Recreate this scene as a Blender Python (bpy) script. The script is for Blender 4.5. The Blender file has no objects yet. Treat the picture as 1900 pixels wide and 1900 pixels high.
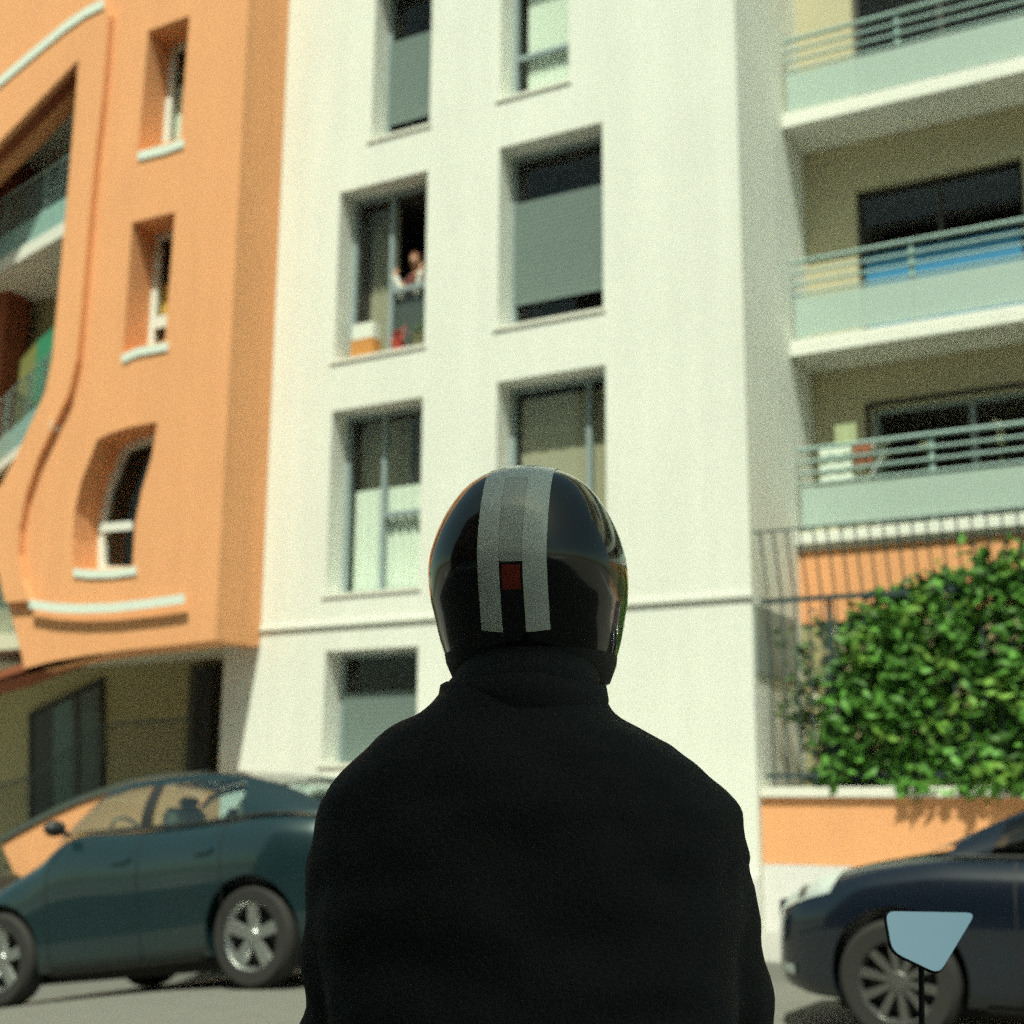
import bpy, bmesh, math, random
from math import radians, sin, cos, tan, pi, sqrt, exp, log
from mathutils import Vector, Matrix, noise
from mathutils.geometry import tessellate_polygon
random.seed(7)
SC = bpy.context.scene
COL = SC.collection

# ------------------------------------------------------------------ camera, sky, sun, exposure
# world frame: X along the street (right), Y towards the facades, Z up; camera stands at the origin
FPX, PITCH, YAW, ROLL = 2591.4, radians(12.113), radians(29.527), radians(0.451)
CAM = Vector((0, 0, 1.2))
_f = Vector((-sin(YAW)*cos(PITCH), cos(YAW)*cos(PITCH), sin(PITCH)))
_r0 = Vector((cos(YAW), sin(YAW), 0)); _u0 = _r0.cross(_f)
_r = _r0*cos(ROLL) + _u0*sin(ROLL); _u = -_r0*sin(ROLL) + _u0*cos(ROLL)
cd = bpy.data.cameras.new('camera'); cam = bpy.data.objects.new('camera', cd); COL.objects.link(cam)
cam.matrix_world = Matrix.Translation(CAM) @ Matrix((_r, _u, -_f)).transposed().to_4x4()
cd.sensor_width = 36; cd.lens = FPX/1900*36; cd.clip_start = 0.05; cd.clip_end = 2000
cd.dof.use_dof = True; cd.dof.focus_distance = 1.75; cd.dof.aperture_fstop = 4.8
SC.camera = cam

w = bpy.data.worlds.new('World'); SC.world = w; w.use_nodes = True
nt = w.node_tree; bg = nt.nodes['Background']
sky = nt.nodes.new('ShaderNodeTexSky'); sky.sky_type = 'NISHITA'; sky.sun_disc = False
SUN = Vector((0.32, -1.0, 1.85)).normalized()
sky.sun_elevation = math.asin(SUN.z); sky.sun_rotation = math.atan2(SUN.x, SUN.y)
sky.air_density = 1.0; sky.dust_density = 2.0; sky.ozone_density = 1.0
mx = nt.nodes.new('ShaderNodeMix'); mx.data_type = 'RGBA'; mx.blend_type = 'MULTIPLY'; mx.inputs[0].default_value = 1.0
mx.inputs[7].default_value = (0.88, 1.0, 0.68, 1)      # the film's green cast on daylight
nt.links.new(sky.outputs[0], mx.inputs[6]); nt.links.new(mx.outputs[2], bg.inputs[0]); bg.inputs[1].default_value = 0.11
sd = bpy.data.lights.new('sun', 'SUN'); so = bpy.data.objects.new('sun', sd); COL.objects.link(so)
sd.energy = 5.0; sd.angle = radians(0.53); sd.color = (0.955, 1.0, 0.815)
so.rotation_euler = (-SUN).to_track_quat('-Z', 'Y').to_euler(); so.location = SUN*40
vs = SC.view_settings; vs.view_transform = 'Standard'; vs.look = 'None'; vs.exposure = 0.14; vs.gamma = 1
SC.render.engine = 'CYCLES'
SC.cycles.use_denoising = False           # the photograph is grainy film
SC.cycles.use_adaptive_sampling = True; SC.cycles.adaptive_threshold = 0.2; SC.cycles.adaptive_min_samples = 16
SC.cycles.max_bounces = 8; SC.cycles.diffuse_bounces = 4; SC.cycles.transparent_max_bounces = 12

# ------------------------------------------------------------------ pixel -> direction helpers (1900 px photograph)
def ray(x, y): return _r*((x-950)/FPX) + _u*((950-y)/FPX) + _f
def atY(x, y, Y):                     # point of that sight line on the plane Y
    v = ray(x, y); return CAM + v*(Y/v.y)
def XZ(x, y, Y):
    p = atY(x, y, Y); return (p.x, p.z)
def atZ(x, y, z):                     # point of that sight line at height z
    v = ray(x, y); return CAM + v*((z-CAM.z)/v.z)
def atD(x, y, d): return CAM + ray(x, y)*d

# ------------------------------------------------------------------ materials
MATS = {}
def mat(name, col, rough=0.8, var=0.0, scale=3.0, bump=0.0, bscale=60.0, metal=0.0, spec=0.5, coat=0.0, island=0.0, stain=0.0):
    if name in MATS: return MATS[name]
    m = bpy.data.materials.new(name); m.use_nodes = True; n = m.node_tree; b = n.nodes['Principled BSDF']
    c4 = (*col, 1); b.inputs['Base Color'].default_value = c4; b.inputs['Roughness'].default_value = rough
    b.inputs['Metallic'].default_value = metal; b.inputs['Specular IOR Level'].default_value = spec
    if coat: b.inputs['Coat Weight'].default_value = coat; b.inputs['Coat Roughness'].default_value = 0.03
    tc = n.nodes.new('ShaderNodeTexCoord'); out = None
    def mixmul(prev, fac_socket, lo, hi):
        mr = n.nodes.new('ShaderNodeMapRange'); mr.inputs[3].default_value = lo; mr.inputs[4].default_value = hi
        n.links.new(fac_socket, mr.inputs[0])
        mx = n.nodes.new('ShaderNodeVectorMath'); mx.operation = 'SCALE'
        if prev is None: mx.inputs[0].default_value = col
        else: n.links.new(prev, mx.inputs[0])
        n.links.new(mr.outputs[0], mx.inputs['Scale']); return mx.outputs[0]
    if var:
        t = n.nodes.new('ShaderNodeTexNoise'); t.inputs['Scale'].default_value = scale; t.inputs['Detail'].default_value = 8; t.inputs['Roughness'].default_value = 0.65
        n.links.new(tc.outputs['Object'], t.inputs['Vector']); out = mixmul(out, t.outputs[0], 1-var, 1+var)
    if stain:                         # rain streaks: noise stretched along Z
        mp = n.nodes.new('ShaderNodeMapping'); mp.inputs['Scale'].default_value = (2.2, 2.2, 0.16)
        n.links.new(tc.outputs['Object'], mp.inputs[0])
        t = n.nodes.new('ShaderNodeTexNoise'); t.inputs['Scale'].default_value = 1.6; t.inputs['Detail'].default_value = 6
        n.links.new(mp.outputs[0], t.inputs['Vector']); out = mixmul(out, t.outputs[0], 1-stain, 1+stain)
    if island:
        g = n.nodes.new('ShaderNodeNewGeometry'); out = mixmul(out, g.outputs['Random Per Island'], 1-island, 1+island)
    if out: n.links.new(out, b.inputs['Base Color'])
    if bump:
        t2 = n.nodes.new('ShaderNodeTexNoise'); t2.inputs['Scale'].default_value = bscale; t2.inputs['Detail'].default_value = 5
        n.links.new(tc.outputs['Object'], t2.inputs['Vector'])
        bp = n.nodes.new('ShaderNodeBump'); bp.inputs['Strength'].default_value = bump; bp.inputs['Distance'].default_value = 0.02
        n.links.new(t2.outputs[0], bp.inputs['Height']); n.links.new(bp.outputs[0], b.inputs['Normal'])
    MATS[name] = m; return m
def glass(name, tint=(0.93, 0.96, 0.94), refl=1.0, ior=1.5, base=0.0):
    if name in MATS: return MATS[name]
    m = bpy.data.materials.new(name); m.use_nodes = True; n = m.node_tree
    for x in list(n.nodes):
        if x.type != 'OUTPUT_MATERIAL': n.nodes.remove(x)
    o = [x for x in n.nodes if x.type == 'OUTPUT_MATERIAL'][0]
    tr = n.nodes.new('ShaderNodeBsdfTransparent'); tr.inputs[0].default_value = (*tint, 1)
    gl = n.nodes.new('ShaderNodeBsdfGlossy'); gl.inputs['Roughness'].default_value = 0.02
    lw = n.nodes.new('ShaderNodeLayerWeight'); lw.inputs[0].default_value = 0.5
    pw = n.nodes.new('ShaderNodeMath'); pw.operation = 'POWER'; pw.inputs[1].default_value = 4.0; n.links.new(lw.outputs['Facing'], pw.inputs[0])
    mp = n.nodes.new('ShaderNodeMapRange'); mp.inputs[3].default_value = 0.045+base; mp.inputs[4].default_value = refl
    n.links.new(pw.outputs[0], mp.inputs[0])
    mx = n.nodes.new('ShaderNodeMixShader'); n.links.new(mp.outputs[0], mx.inputs[0])
    n.links.new(tr.outputs[0], mx.inputs[1]); n.links.new(gl.outputs[0], mx.inputs[2]); n.links.new(mx.outputs[0], o.inputs[0])
    MATS[name] = m; return m
def frosted(name, col, clear=0.3):
    if name in MATS: return MATS[name]
    m = bpy.data.materials.new(name); m.use_nodes = True; n = m.node_tree; b = n.nodes['Principled BSDF']
    b.inputs['Base Color'].default_value = (*col, 1); b.inputs['Roughness'].default_value = 0.25
    tr = n.nodes.new('ShaderNodeBsdfTransparent'); tr.inputs[0].default_value = (0.8, 0.95, 0.9, 1)
    mx = n.nodes.new('ShaderNodeMixShader'); mx.inputs[0].default_value = clear
    o = [x for x in n.nodes if x.type == 'OUTPUT_MATERIAL'][0]
    n.links.new(b.outputs[0], mx.inputs[1]); n.links.new(tr.outputs[0], mx.inputs[2]); n.links.new(mx.outputs[0], o.inputs[0])
    MATS[name] = m; return m

M_WHITE = mat('white_plaster', (0.75, 0.755, 0.69), 0.9, var=0.06, scale=1.2, bump=0.25, bscale=90, stain=0.10)
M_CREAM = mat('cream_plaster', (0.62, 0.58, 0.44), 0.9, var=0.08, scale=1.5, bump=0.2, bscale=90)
M_WING = mat('shaded_wing_plaster', (0.50, 0.45, 0.30), 0.9, var=0.08, scale=1.5, bump=0.2, bscale=90)  # ochre darkened to carry the deep shade of the balcony recess
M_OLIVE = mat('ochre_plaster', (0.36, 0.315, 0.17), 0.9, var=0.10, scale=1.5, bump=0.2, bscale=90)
M_ORANGE = mat('orange_plaster', (0.79, 0.365, 0.165), 0.9, var=0.08, scale=1.3, bump=0.3, bscale=90, stain=0.09)
M_TRIM = mat('pale_stone_trim', (0.70, 0.76, 0.68), 0.7, var=0.05, scale=4)
M_SLAB = mat('painted_concrete', (0.74, 0.72, 0.64), 0.85, var=0.05, scale=3, bump=0.1)
M_RAIL = mat('grey_green_metal', (0.30, 0.42, 0.40), 0.45, metal=0.0, var=0.05)
M_FRAME = mat('grey_aluminium', (0.26, 0.32, 0.33), 0.45, var=0.05)
M_WFRAME = mat('white_pvc', (0.72, 0.77, 0.72), 0.4, var=0.03)
M_DFRAME = mat('dark_frame', (0.035, 0.032, 0.028), 0.5)
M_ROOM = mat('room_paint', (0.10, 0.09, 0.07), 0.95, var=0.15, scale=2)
M_BLIND = mat('grey_blind', (0.15, 0.20, 0.185), 0.8, var=0.04, scale=8)
M_CURT = mat('sheer_curtain', (0.74, 0.80, 0.70), 0.9, var=0.08, scale=6)
M_TAUPE = mat('taupe_curtain', (0.40, 0.37, 0.26), 0.9, var=0.10, scale=6)
M_IRON = mat('painted_iron', (0.035, 0.06, 0.065), 0.5, var=0.1)
M_BLACK = mat('matte_black', (0.012, 0.012, 0.012), 0.7)
M_GLASS = glass('window_glass'); M_CARGLASS = glass('car_glass', (0.72, 0.86, 0.86), base=0.10)
M_FROST = frosted('frosted_glass', (0.48, 0.58, 0.53), 0.22)
M_TEALG = frosted('teal_glass', (0.36, 0.56, 0.52), 0.25)
M_ASPH = mat('asphalt', (0.17, 0.165, 0.145), 0.9, var=0.18, scale=5, bump=0.5, bscale=160)
M_PAVE = mat('pavement_concrete', (0.36, 0.35, 0.33), 0.9, var=0.10, scale=2, bump=0.2, bscale=120)
M_PLINTH = mat('plinth_concrete', (0.66, 0.64, 0.62), 0.9, var=0.06, scale=3, bump=0.2)

# ------------------------------------------------------------------ mesh helpers
def link(o, parent=None):
    COL.objects.link(o)
    if parent is not None:
        o.parent = parent
        pw = parent.get('_w')
        if pw is not None: o.matrix_parent_inverse = Matrix.Translation(-Vector(pw))
    return o
def mesh(name, V, F, m, parent=None, smooth=False):
    me = bpy.data.meshes.new(name); me.from_pydata([tuple(v) for v in V], [], F); me.materials.append(m)
    bm = bmesh.new(); bm.from_mesh(me); bmesh.ops.recalc_face_normals(bm, faces=bm.faces); bm.to_mesh(me); bm.free()
    if smooth:
        for p in me.polygons: p.use_smooth = True
    return link(bpy.data.objects.new(name, me), parent)
def from_bm(name, bm, m, parent=None, smooth=False):
    me = bpy.data.meshes.new(name); bm.to_mesh(me); bm.free(); me.materials.append(m)
    if smooth:
        for p in me.polygons: p.use_smooth = True
    return link(bpy.data.objects.new(name, me), parent)
def smooth_angle(o, ang=40):
    me = o.data
    for p in me.polygons: p.use_smooth = True
    me.set_sharp_from_angle(angle=radians(ang)); return o
def tag(o, label, cat, group=None, kind=None):
    o['label'] = label; o['category'] = cat
    if group: o['group'] = group
    if kind: o['kind'] = kind
    return o
def thing(name, loc, label, cat, group=None, world_children=True, rotz=0.0):
    e = bpy.data.objects.new(name, None); e.empty_display_size = 0.2; COL.objects.link(e)
    e.location = loc; e.rotation_euler = (0, 0, rotz)
    if world_children: e['_w'] = tuple(loc)
    return tag(e, label, cat, group)
def box(name, x0, x1, y0, y1, z0, z1, m, parent=None, bevel=0.0):
    bm = bmesh.new(); bmesh.ops.create_cube(bm, size=1)
    for v in bm.verts: v.co = Vector((x0+(v.co.x+.5)*(x1-x0), y0+(v.co.y+.5)*(y1-y0), z0+(v.co.z+.5)*(z1-z0)))
    if bevel: bmesh.ops.bevel(bm, geom=bm.edges[:], offset=bevel, segments=2, affect='EDGES')
    return from_bm(name, bm, m, parent)
def area2(p): return sum(p[i][0]*p[(i+1) % len(p)][1]-p[(i+1) % len(p)][0]*p[i][1] for i in range(len(p)))/2
def ccw(p): p = [tuple(q) for q in p]; return p if area2(p) > 0 else p[::-1]
def offset_poly(p, d):                # inset (d>0) a counter-clockwise polygon
    p = ccw(p); n = len(p); out = []
    for i in range(n):
        a, b, c = Vector(p[i-1]), Vector(p[i]), Vector(p[(i+1) % n])
        e1 = (b-a).normalized(); e2 = (c-b).normalized()
        n1 = Vector((-e1.y, e1.x)); n2 = Vector((-e2.y, e2.x))
        k = n1+n2; k = k/max(0.3, k.dot(k)/2) if k.length > 1e-6 else n1
        out.append(tuple(b + k*d))
    return out
def slab_poly(name, outer, holes, y0, y1, m, parent=None, yf=None):
    """plate with holes in the XZ plane from y0 (front) to y1 (back)"""
    loops = [ccw(outer)] + [ccw(h)[::-1] for h in holes]
    tris = tessellate_polygon([[Vector((q[0], q[1], 0)) for q in l] for l in loops])
    flat = [q for l in loops for q in l]; n = len(flat)
    V = [(x, y0, z) for x, z in flat] + [(x, y1, z) for x, z in flat]; F = []
    for t in tris: F += [tuple(t), tuple(i+n for i in reversed(t))]
    k = 0
    for l in loops:
        for i in range(len(l)):
            a, b = k+i, k+(i+1) % len(l); F.append((a, b, b+n, a+n))
        k += len(l)
    return mesh(name, V, F, m, parent)
def ring_poly(name, poly, d, y0, y1, m, parent=None):
    return slab_poly(name, poly, [offset_poly(poly, d)], y0, y1, m, parent)
def rect(x0, x1, z0, z1): return [(x0, z0), (x1, z0), (x1, z1), (x0, z1)]
def tube(name, pts, r, m, parent=None, n=8, smooth=True):
    V, F = [], []; pts = [Vector(p) for p in pts]; N = len(pts)
    for i, p in enumerate(pts):
        t = (pts[min(i+1, N-1)]-pts[max(i-1, 0)]).normalized()
        up = Vector((0, 0, 1)) if abs(t.z) < .9 else Vector((1, 0, 0))
        a = t.cross(up).normalized(); b = t.cross(a); rr = r[i] if isinstance(r, (list, tuple)) else r
        V += [p + a*rr*cos(2*pi*k/n) + b*rr*sin(2*pi*k/n) for k in range(n)]
    for i in range(N-1):
        for k in range(n): F.append((i*n+k, i*n+(k+1) % n, (i+1)*n+(k+1) % n, (i+1)*n+k))
    F += [tuple(range(n)), tuple(range((N-1)*n, N*n))]
    o = mesh(name, V, F, m, parent)
    if smooth: smooth_angle(o, 50)
    return o
def lathe(name, prof, m, parent=None, n=40, axis='y', closed=False):
    """prof: list of (radius, height along axis)"""
    V, F = [], []; N = len(prof)
    for r_, h in prof:
        for k in range(n):
            a = 2*pi*k/n; c, s = r_*cos(a), r_*sin(a)
            V.append((c, h, s) if axis == 'y' else (c, s, h))
    for i in range(N if closed else N-1):
        j = (i+1) % N
        for k in range(n): F.append((i*n+k, i*n+(k+1) % n, j*n+(k+1) % n, j*n+k))
    return smooth_angle(mesh(name, V, F, m, parent), 35)
def interp(pts, x):
    if x <= pts[0][0]: return pts[0][1]
    for (a, b), (c, d) in zip(pts, pts[1:]):
        if x <= c: return b + (d-b)*(x-a)/(c-a)
    return pts[-1][1]
def sinterp(pts, x):                  # monotone-ish smooth interpolation (cubic hermite)
    if x <= pts[0][0]: return pts[0][1]
    if x >= pts[-1][0]: return pts[-1][1]
    n = len(pts)
    def sl(i):
        if i == 0: return (pts[1][1]-pts[0][1])/(pts[1][0]-pts[0][0])
        if i == n-1: return (pts[-1][1]-pts[-2][1])/(pts[-1][0]-pts[-2][0])
        d0 = (pts[i][1]-pts[i-1][1])/(pts[i][0]-pts[i-1][0]); d1 = (pts[i+1][1]-pts[i][1])/(pts[i+1][0]-pts[i][0])
        return 0 if d0*d1 <= 0 else 2*d0*d1/(d0+d1)
    for i in range(n-1):
        x0, y0 = pts[i]; x1, y1 = pts[i+1]
        if x <= x1:
            h = x1-x0; t = (x-x0)/h; m0, m1 = sl(i), sl(i+1)
            return (2*t**3-3*t*t+1)*y0+(t**3-2*t*t+t)*h*m0+(-2*t**3+3*t*t)*y1+(t**3-t*t)*h*m1

# ------------------------------------------------------------------ ground: a street that drops away to the left past a crest
def g(X):
    s = 0.5*log(1+exp(min(60, (-6.9-X)/0.5)))
    return -0.15*min(s, 6+ (s-6)*0.2 if s > 6 else s)
def sheet(name, xs, ys, dz, m, z_of=None):
    V = [(x, y, g(x)+dz) for x in xs for y in ys]; F = []
    n = len(ys)
    for i in range(len(xs)-1):
        for j in range(n-1): F.append((i*n+j, (i+1)*n+j, (i+1)*n+j+1, i*n+j+1))
    o = mesh(name, V, F, m, smooth=True); o['kind'] = 'structure'; return o
xs_near = [-300, -150, -80, -50, -35]+[-28+0.5*i for i in range(97)]+[30, 60, 120, 300]
sheet('street', xs_near, [-300, -100, -30, -10, 0, 5, 10, 14, 30, 100, 300], 0.0, M_ASPH)
def strip(name, y0, y1, z0, z1, m, kind='structure'):
    xs = [-28+0.5*i for i in range(85)]; V, F = [], []
    for x in xs: V += [(x, y0, g(x)+z0), (x, y0, g(x)+z1), (x, y1, g(x)+z1), (x, y1, g(x)+z0)]
    for i in range(len(xs)-1):
        for k in range(3): F.append((i*4+k, i*4+k+1, i*4+4+k+1, i*4+4+k))
    o = mesh(name, V, F, m); o['kind'] = kind; return o
strip('pavement', 10.42, 14.0, -0.05, 0.125, M_PAVE)
strip('kerb', 10.27, 10.417, -0.05, 0.13, mat('kerb_stone', (.22, .22, .20), .9, var=.1))
strip('pavement', -4.98, -2.6, -0.05, 0.125, M_PAVE)
strip('kerb', -2.597, -2.45, -0.05, 0.13, M_PLINTH)

# ------------------------------------------------------------------ windows
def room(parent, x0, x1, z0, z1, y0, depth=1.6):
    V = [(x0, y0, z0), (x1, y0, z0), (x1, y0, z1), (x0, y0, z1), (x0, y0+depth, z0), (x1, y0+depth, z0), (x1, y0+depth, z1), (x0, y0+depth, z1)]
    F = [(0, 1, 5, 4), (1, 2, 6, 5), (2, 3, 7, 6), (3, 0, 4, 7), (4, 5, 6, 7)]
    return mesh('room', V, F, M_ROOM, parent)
def wavy(name, x0, x1, z0, z1, y, m, parent, amp=0.025, n=40, waves=9):
    V, F = [], []
    for i in range(n+1):
        t = i/n; x = x0+(x1-x0)*t; yy = y+amp*sin(t*waves*2*pi)
        V += [(x, yy, z0), (x, yy, z1), (x, yy+.006, z0), (x, yy+.006, z1)]
    for i in range(n):
        a = i*4; b = a+4; F += [(a, b, b+1, a+1), (a+2, a+3, b+3, b+2)]
    return mesh(name, V, F, m, parent, smooth=True)
def casement(bld, x0, x1, z0, z1, y, mull=(), transom=None, fm=M_FRAME, fw=0.06, sill=True, ysill=None, sillm=M_SLAB, open_cell=None):
    """frame set at depth y in the opening; panes are sub-parts"""
    holes = []; cuts = [x0+fw]+[v for c in mull for v in (c-fw/2, c+fw/2)]+[x1-fw]
    for i in range(0, len(cuts), 2):
        a, b = cuts[i], cuts[i+1]
        if transom and (i//2) in transom[1]:
            holes += [rect(a, b, z0+fw, transom[0]-fw/2), rect(a, b, transom[0]+fw/2, z1-fw)]
        else: holes.append(rect(a, b, z0+fw, z1-fw))
    win = slab_poly('window', rect(x0, x1, z0, z1), holes, y, y+0.07, fm, bld)
    for hi, h in enumerate(holes):
        if hi == open_cell: continue
        mesh('pane', [(h[0][0], y+.03, h[0][1]), (h[1][0], y+.03, h[1][1]), (h[2][0], y+.03, h[2][1]), (h[3][0], y+.03, h[3][1])], [(0, 1, 2, 3)], M_GLASS, win)
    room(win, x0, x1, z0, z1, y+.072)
    if sill: box('sill', x0-.05, x1+.03, ysill-.022, y-.004, z0-.045, z0-.003, sillm, win)
    return win

# ------------------------------------------------------------------ white building
FY = 13.0
wb = thing('apartment_building', (-8, FY, 0), 'white plastered apartment block with deep square windows and balconies on its side wing', 'building')
XL, XR = -11.35, -4.65
WIN = {  # x0, x1, z0, z1
 'L1': (-9.41, -8.55, 9.33, 11.5), 'L2': (-9.86, -8.56, 6.53, 8.72), 'L3': (-9.86, -8.56, 3.67, 5.89), 'L4': (-9.83, -8.55, 1.72, 3.0),
 'R1': (-7.57, -6.66, 9.40, 11.5), 'R2': (-7.57, -6.24, 6.57, 8.77), 'R3': (-7.57, -6.22, 3.67, 5.92), 'R4': (-7.5, -6.3, 1.72, 3.0)}
slab_poly('wall', rect(XL, XR, -3.2, 13.6), [rect(*v) for v in WIN.values()], FY, FY+0.42, M_WHITE, wb)
box('string_course', -10.86, XR+0.02, FY-0.034, FY-0.002, 3.285, 3.325, M_WHITE, wb)
box('plinth', XL, XR, FY-0.06, FY-0.003, -2.6, 0.62, M_PLINTH, wb)
box('side_wall', XR-0.30, XR-0.004, FY+0.424, 15.6, -2.0, 13.6, M_WHITE, wb)
box('side_wall', XL+0.004, XL+0.3, FY+0.424, 20, -3.2, 13.6, M_CREAM, wb)
box('roof', XL-0.1, XR+0.1, FY-0.1, 22, 13.604, 13.8, M_SLAB, wb)
box('rear_wall', XL, 9, 21.6, 22, -3.2, 13.6, M_CREAM, wb)
GY = FY+0.31
def W(k, **kw):
    x0, x1, z0, z1 = WIN[k]; return casement(wb, x0, x1, z0, z1, GY, ysill=FY, **kw), x0, x1, z0, z1
def blind(win, x0, x1, z0, z1, y, n=None):
    """roller shutter of separate slats"""
    h = 0.055; k = int((z1-z0)/h)
    base = None
    for i in range(k):
        z = z1-(i+1)*h
        if base is None:
            base = box('shutter_slat', x0, x1, y, y+.012, z, z+h-.006, M_BLIND, win); base_z = z
        else:
            o = base.copy(); o.location = (0, 0, z-base_z); link(o); o.parent = win
wn, a, b, c, d = W('L1'); blind(wn, a+.05, b-.05, c+.26, c+1.45, GY-.025)
wn, a, b, c, d = W('L2', mull=(-9.27,), transom=(7.42, (1,)), open_cell=2)
box('spandrel_panel', -9.23, b-.07, GY+.075, GY+.09, c+.06, 7.38, mat('dark_spandrel', (.07, .085, .075), .5), wn)
wavy('curtain', a+.08, a+.50, c+.05, d-.05, GY+.3, M_TAUPE, wn, waves=4)
wn, a, b, c, d = W('L3', mull=(-9.30,), transom=(4.62, (1,)))
wavy('curtain', a+.1, b-.08, c+.08, c+1.30, GY+.10, M_CURT, wn, amp=.018)
wavy('curtain', a+.1, b-.08, c+.6, d-.05, GY+.20, M_TAUPE, wn, waves=6)
box('curtain_pole', a+.86, a+.92, GY+.12, GY+.15, c+.95, d-.1, M_DFRAME, wn)
wn, a, b, c, d = W('L4'); blind(wn, a+.06, b-.06, c+.02, d-.46, GY-.025)
wn, a, b, c, d = W('R1', mull=(), transom=(10.05, (0,))); wavy('curtain', a+.16, b-.1, c+.05, d-.05, GY+.09, M_CURT, wn, amp=.012)
wn, a, b, c, d = W('R2'); blind(wn, a+.05, b-.05, c+.30, d-.60, GY-.025)
wn, a, b, c, d = W('R3', mull=(-6.58,)); wavy('curtain', a+.1, b-.1, c+.05, d-.12, GY+.10, M_TAUPE, wn, amp=.004, waves=5)
wn, a, b, c, d = W('R4', mull=(-6.9,)); blind(wn, a+.06, b-.06, c+.02, d-.02, GY-.025)

# ---- balcony wing (same building): back wall, slabs, rails, frosted panels
BY, BF = 15.25, 14.5
bwins = []
for (p0, p1, p2) in (((1585, 350), (1895, 290), 6.2), ((1615, 762), (1960, 705), 4.1), ((1575, -60), (1900, -130), 9.1)):
    q0, q1 = atY(*p0, BY), atY(*p1, BY); bwins.append((q0.x, q1.x+(0.6 if p2 == 4.1 else 0), p2+0.06, (q0.z+q1.z)/2))
bh = [rect(*v) for v in bwins] + [rect(1.2, 4.2, z+.06, z+2.2) for z in (4.1, 6.2, 9.1)]
slab_poly('wing_wall', rect(XR-0.3, 9, 3.9, 13.6), bh, BY, BY+0.25, M_WING, wb)
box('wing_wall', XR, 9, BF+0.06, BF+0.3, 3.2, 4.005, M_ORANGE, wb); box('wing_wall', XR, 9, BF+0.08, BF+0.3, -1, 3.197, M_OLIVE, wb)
box('wing_roof', XR+0.1, 9, 14.2, 22, 13.604, 13.8, M_SLAB, wb)
for k, (x0, x1, z0, z1) in enumerate(bwins + [(1.2, 4.2, z+.06, z+2.2) for z in (4.1, 6.2, 9.1)]):
    mm = [x0+(x1-x0)*t for t in ((.5,) if k != 1 else (.42, .8))]
    wn = casement(wb, x0, x1, z0, z1, BY+.12, mull=mm, fm=M_DFRAME if k != 1 else M_FRAME, sill=False)
    if k == 1: ring_poly('surround', rect(x0-.05, x1+.05, z0-.02, z1+.05), .05, BY-.03, BY-.002, M_DFRAME, wn)
    if k == 0: box('blue_reflection', x0+.07, x1-.07, BY+.08, BY+.115, z0+.05, z0+1.30, mat('blue_reflection', (0.04, 0.22, 0.42), 0.4), wn)  # reflection in the lower panes painted on as a blue panel
for zt, x_end in ((9.0, 9), (6.23, 9), (4.03, 9)):
    bal = box('balcony', XR+.004, x_end, BF+.03, BY-.003, zt-.02, zt+.16, M_SLAB, wb)
    if zt > 5:
        box('fascia', XR+.006, x_end, BF-.02, BF+.028, zt-.03, zt+.055, M_WHITE, bal); box('fascia', XR+.006, x_end, BF-.005, BF+.028, zt+.067, zt+.155, M_WHITE, bal)
    else: box('fascia', XR+.006, x_end, BF-.02, BF+.028, zt+.03, zt+.135, M_WHITE, bal)
    box('glass_panel', XR+.05, x_end, BF+.055, BF+.068, zt+.20, zt+.66, M_FROST, bal)
    for hh, rr in ((.70, .017), (.83, .017), (.96, .017), (1.10, .025)):
        tube('rail', [(XR+.02, BF+.06, zt+hh), (x_end, BF+.06, zt+hh)], rr, M_RAIL, bal, n=8)
    px0 = None
    for X in (-3.3 if zt > 8 else (-3.28 if zt > 5 else -3.18), -1.5, .3, 2.1, 3.9, 5.7):
        if px0 is None: px0 = box('post', X-.025, X+.025, BF+.075, BF+.115, zt+.16, zt+1.08, M_RAIL, bal); X0 = X
        else: o = px0.copy(); o.location = (X-X0, 0, 0); link(o); o.parent = bal
    box('soffit_drip', XR+.02, x_end, BF+.032, BF+.05, zt-.035, zt-.021, M_SLAB, bal)
# grey panel standing for the shade band under the string course, return wall
q0, q1 = 3.22, 2.55
box('shade_band', XR-.003, XR+.018, FY+.06, FY+1.3, q1, q0, mat('shade_grey', (0.26, 0.29, 0.26), .8, var=.06), wb)

# ------------------------------------------------------------------ orange building with its curved openings
OY = 12.2
ob = thing('curved_building', (-13, OY, 0), 'orange plastered building with flowing curved openings, overhanging the ground floor', 'building')
M_OR = M_ORANGE
def O(*pts, Y=OY): return [XZ(x, y, Y) for x, y in pts]
open_edge = [(150, 112), (140, 240), (126, 400), (111, 560), (101, 667), (88, 730), (61, 789), (34, 849), (10, 896), (-20, 950)]
open_top = [(-160, 425), (-80, 345), (0, 268), (75, 190)]
loggia = O(*open_edge) + O((-90, 1020), (-240, 1100)) + O((-300, 800), (-240, 520)) + O(*open_top)
ow1 = O((275, 57), (352, 28), (334, 256), (256, 280)); ow2 = O((245, 413), (325, 393), (306, 632), (228, 654))
ow3 = O((181, 815), (205, 803), (240, 792), (292, 783), (281, 850), (263, 910), (250, 975), (246, 1050), (190, 1056), (136, 1056), (135, 1000), (138, 950), (150, 895))
outer = [(-10.8, 13.9), (-20, 13.9), (-20, 5.3)] + O((-60, 985), (-20, 1010), (0, 1055), (13, 1115), (28, 1165), (38, 1205), (45, 1240), (100, 1226), (160, 1216), (230, 1206), (320, 1197)) + [(-10.8, 3.10)]
slab_poly('wall', outer, [loggia, ow1, ow2, ow3], OY, OY+0.5, M_OR, ob)
box('side_wall', -11.1, -10.802, OY+.503, 12.998, 3.102, 13.9, M_OR, ob)
box('roof', -20, -10.7, OY-.1, 20, 13.904, 14.1, M_SLAB, ob)
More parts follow.
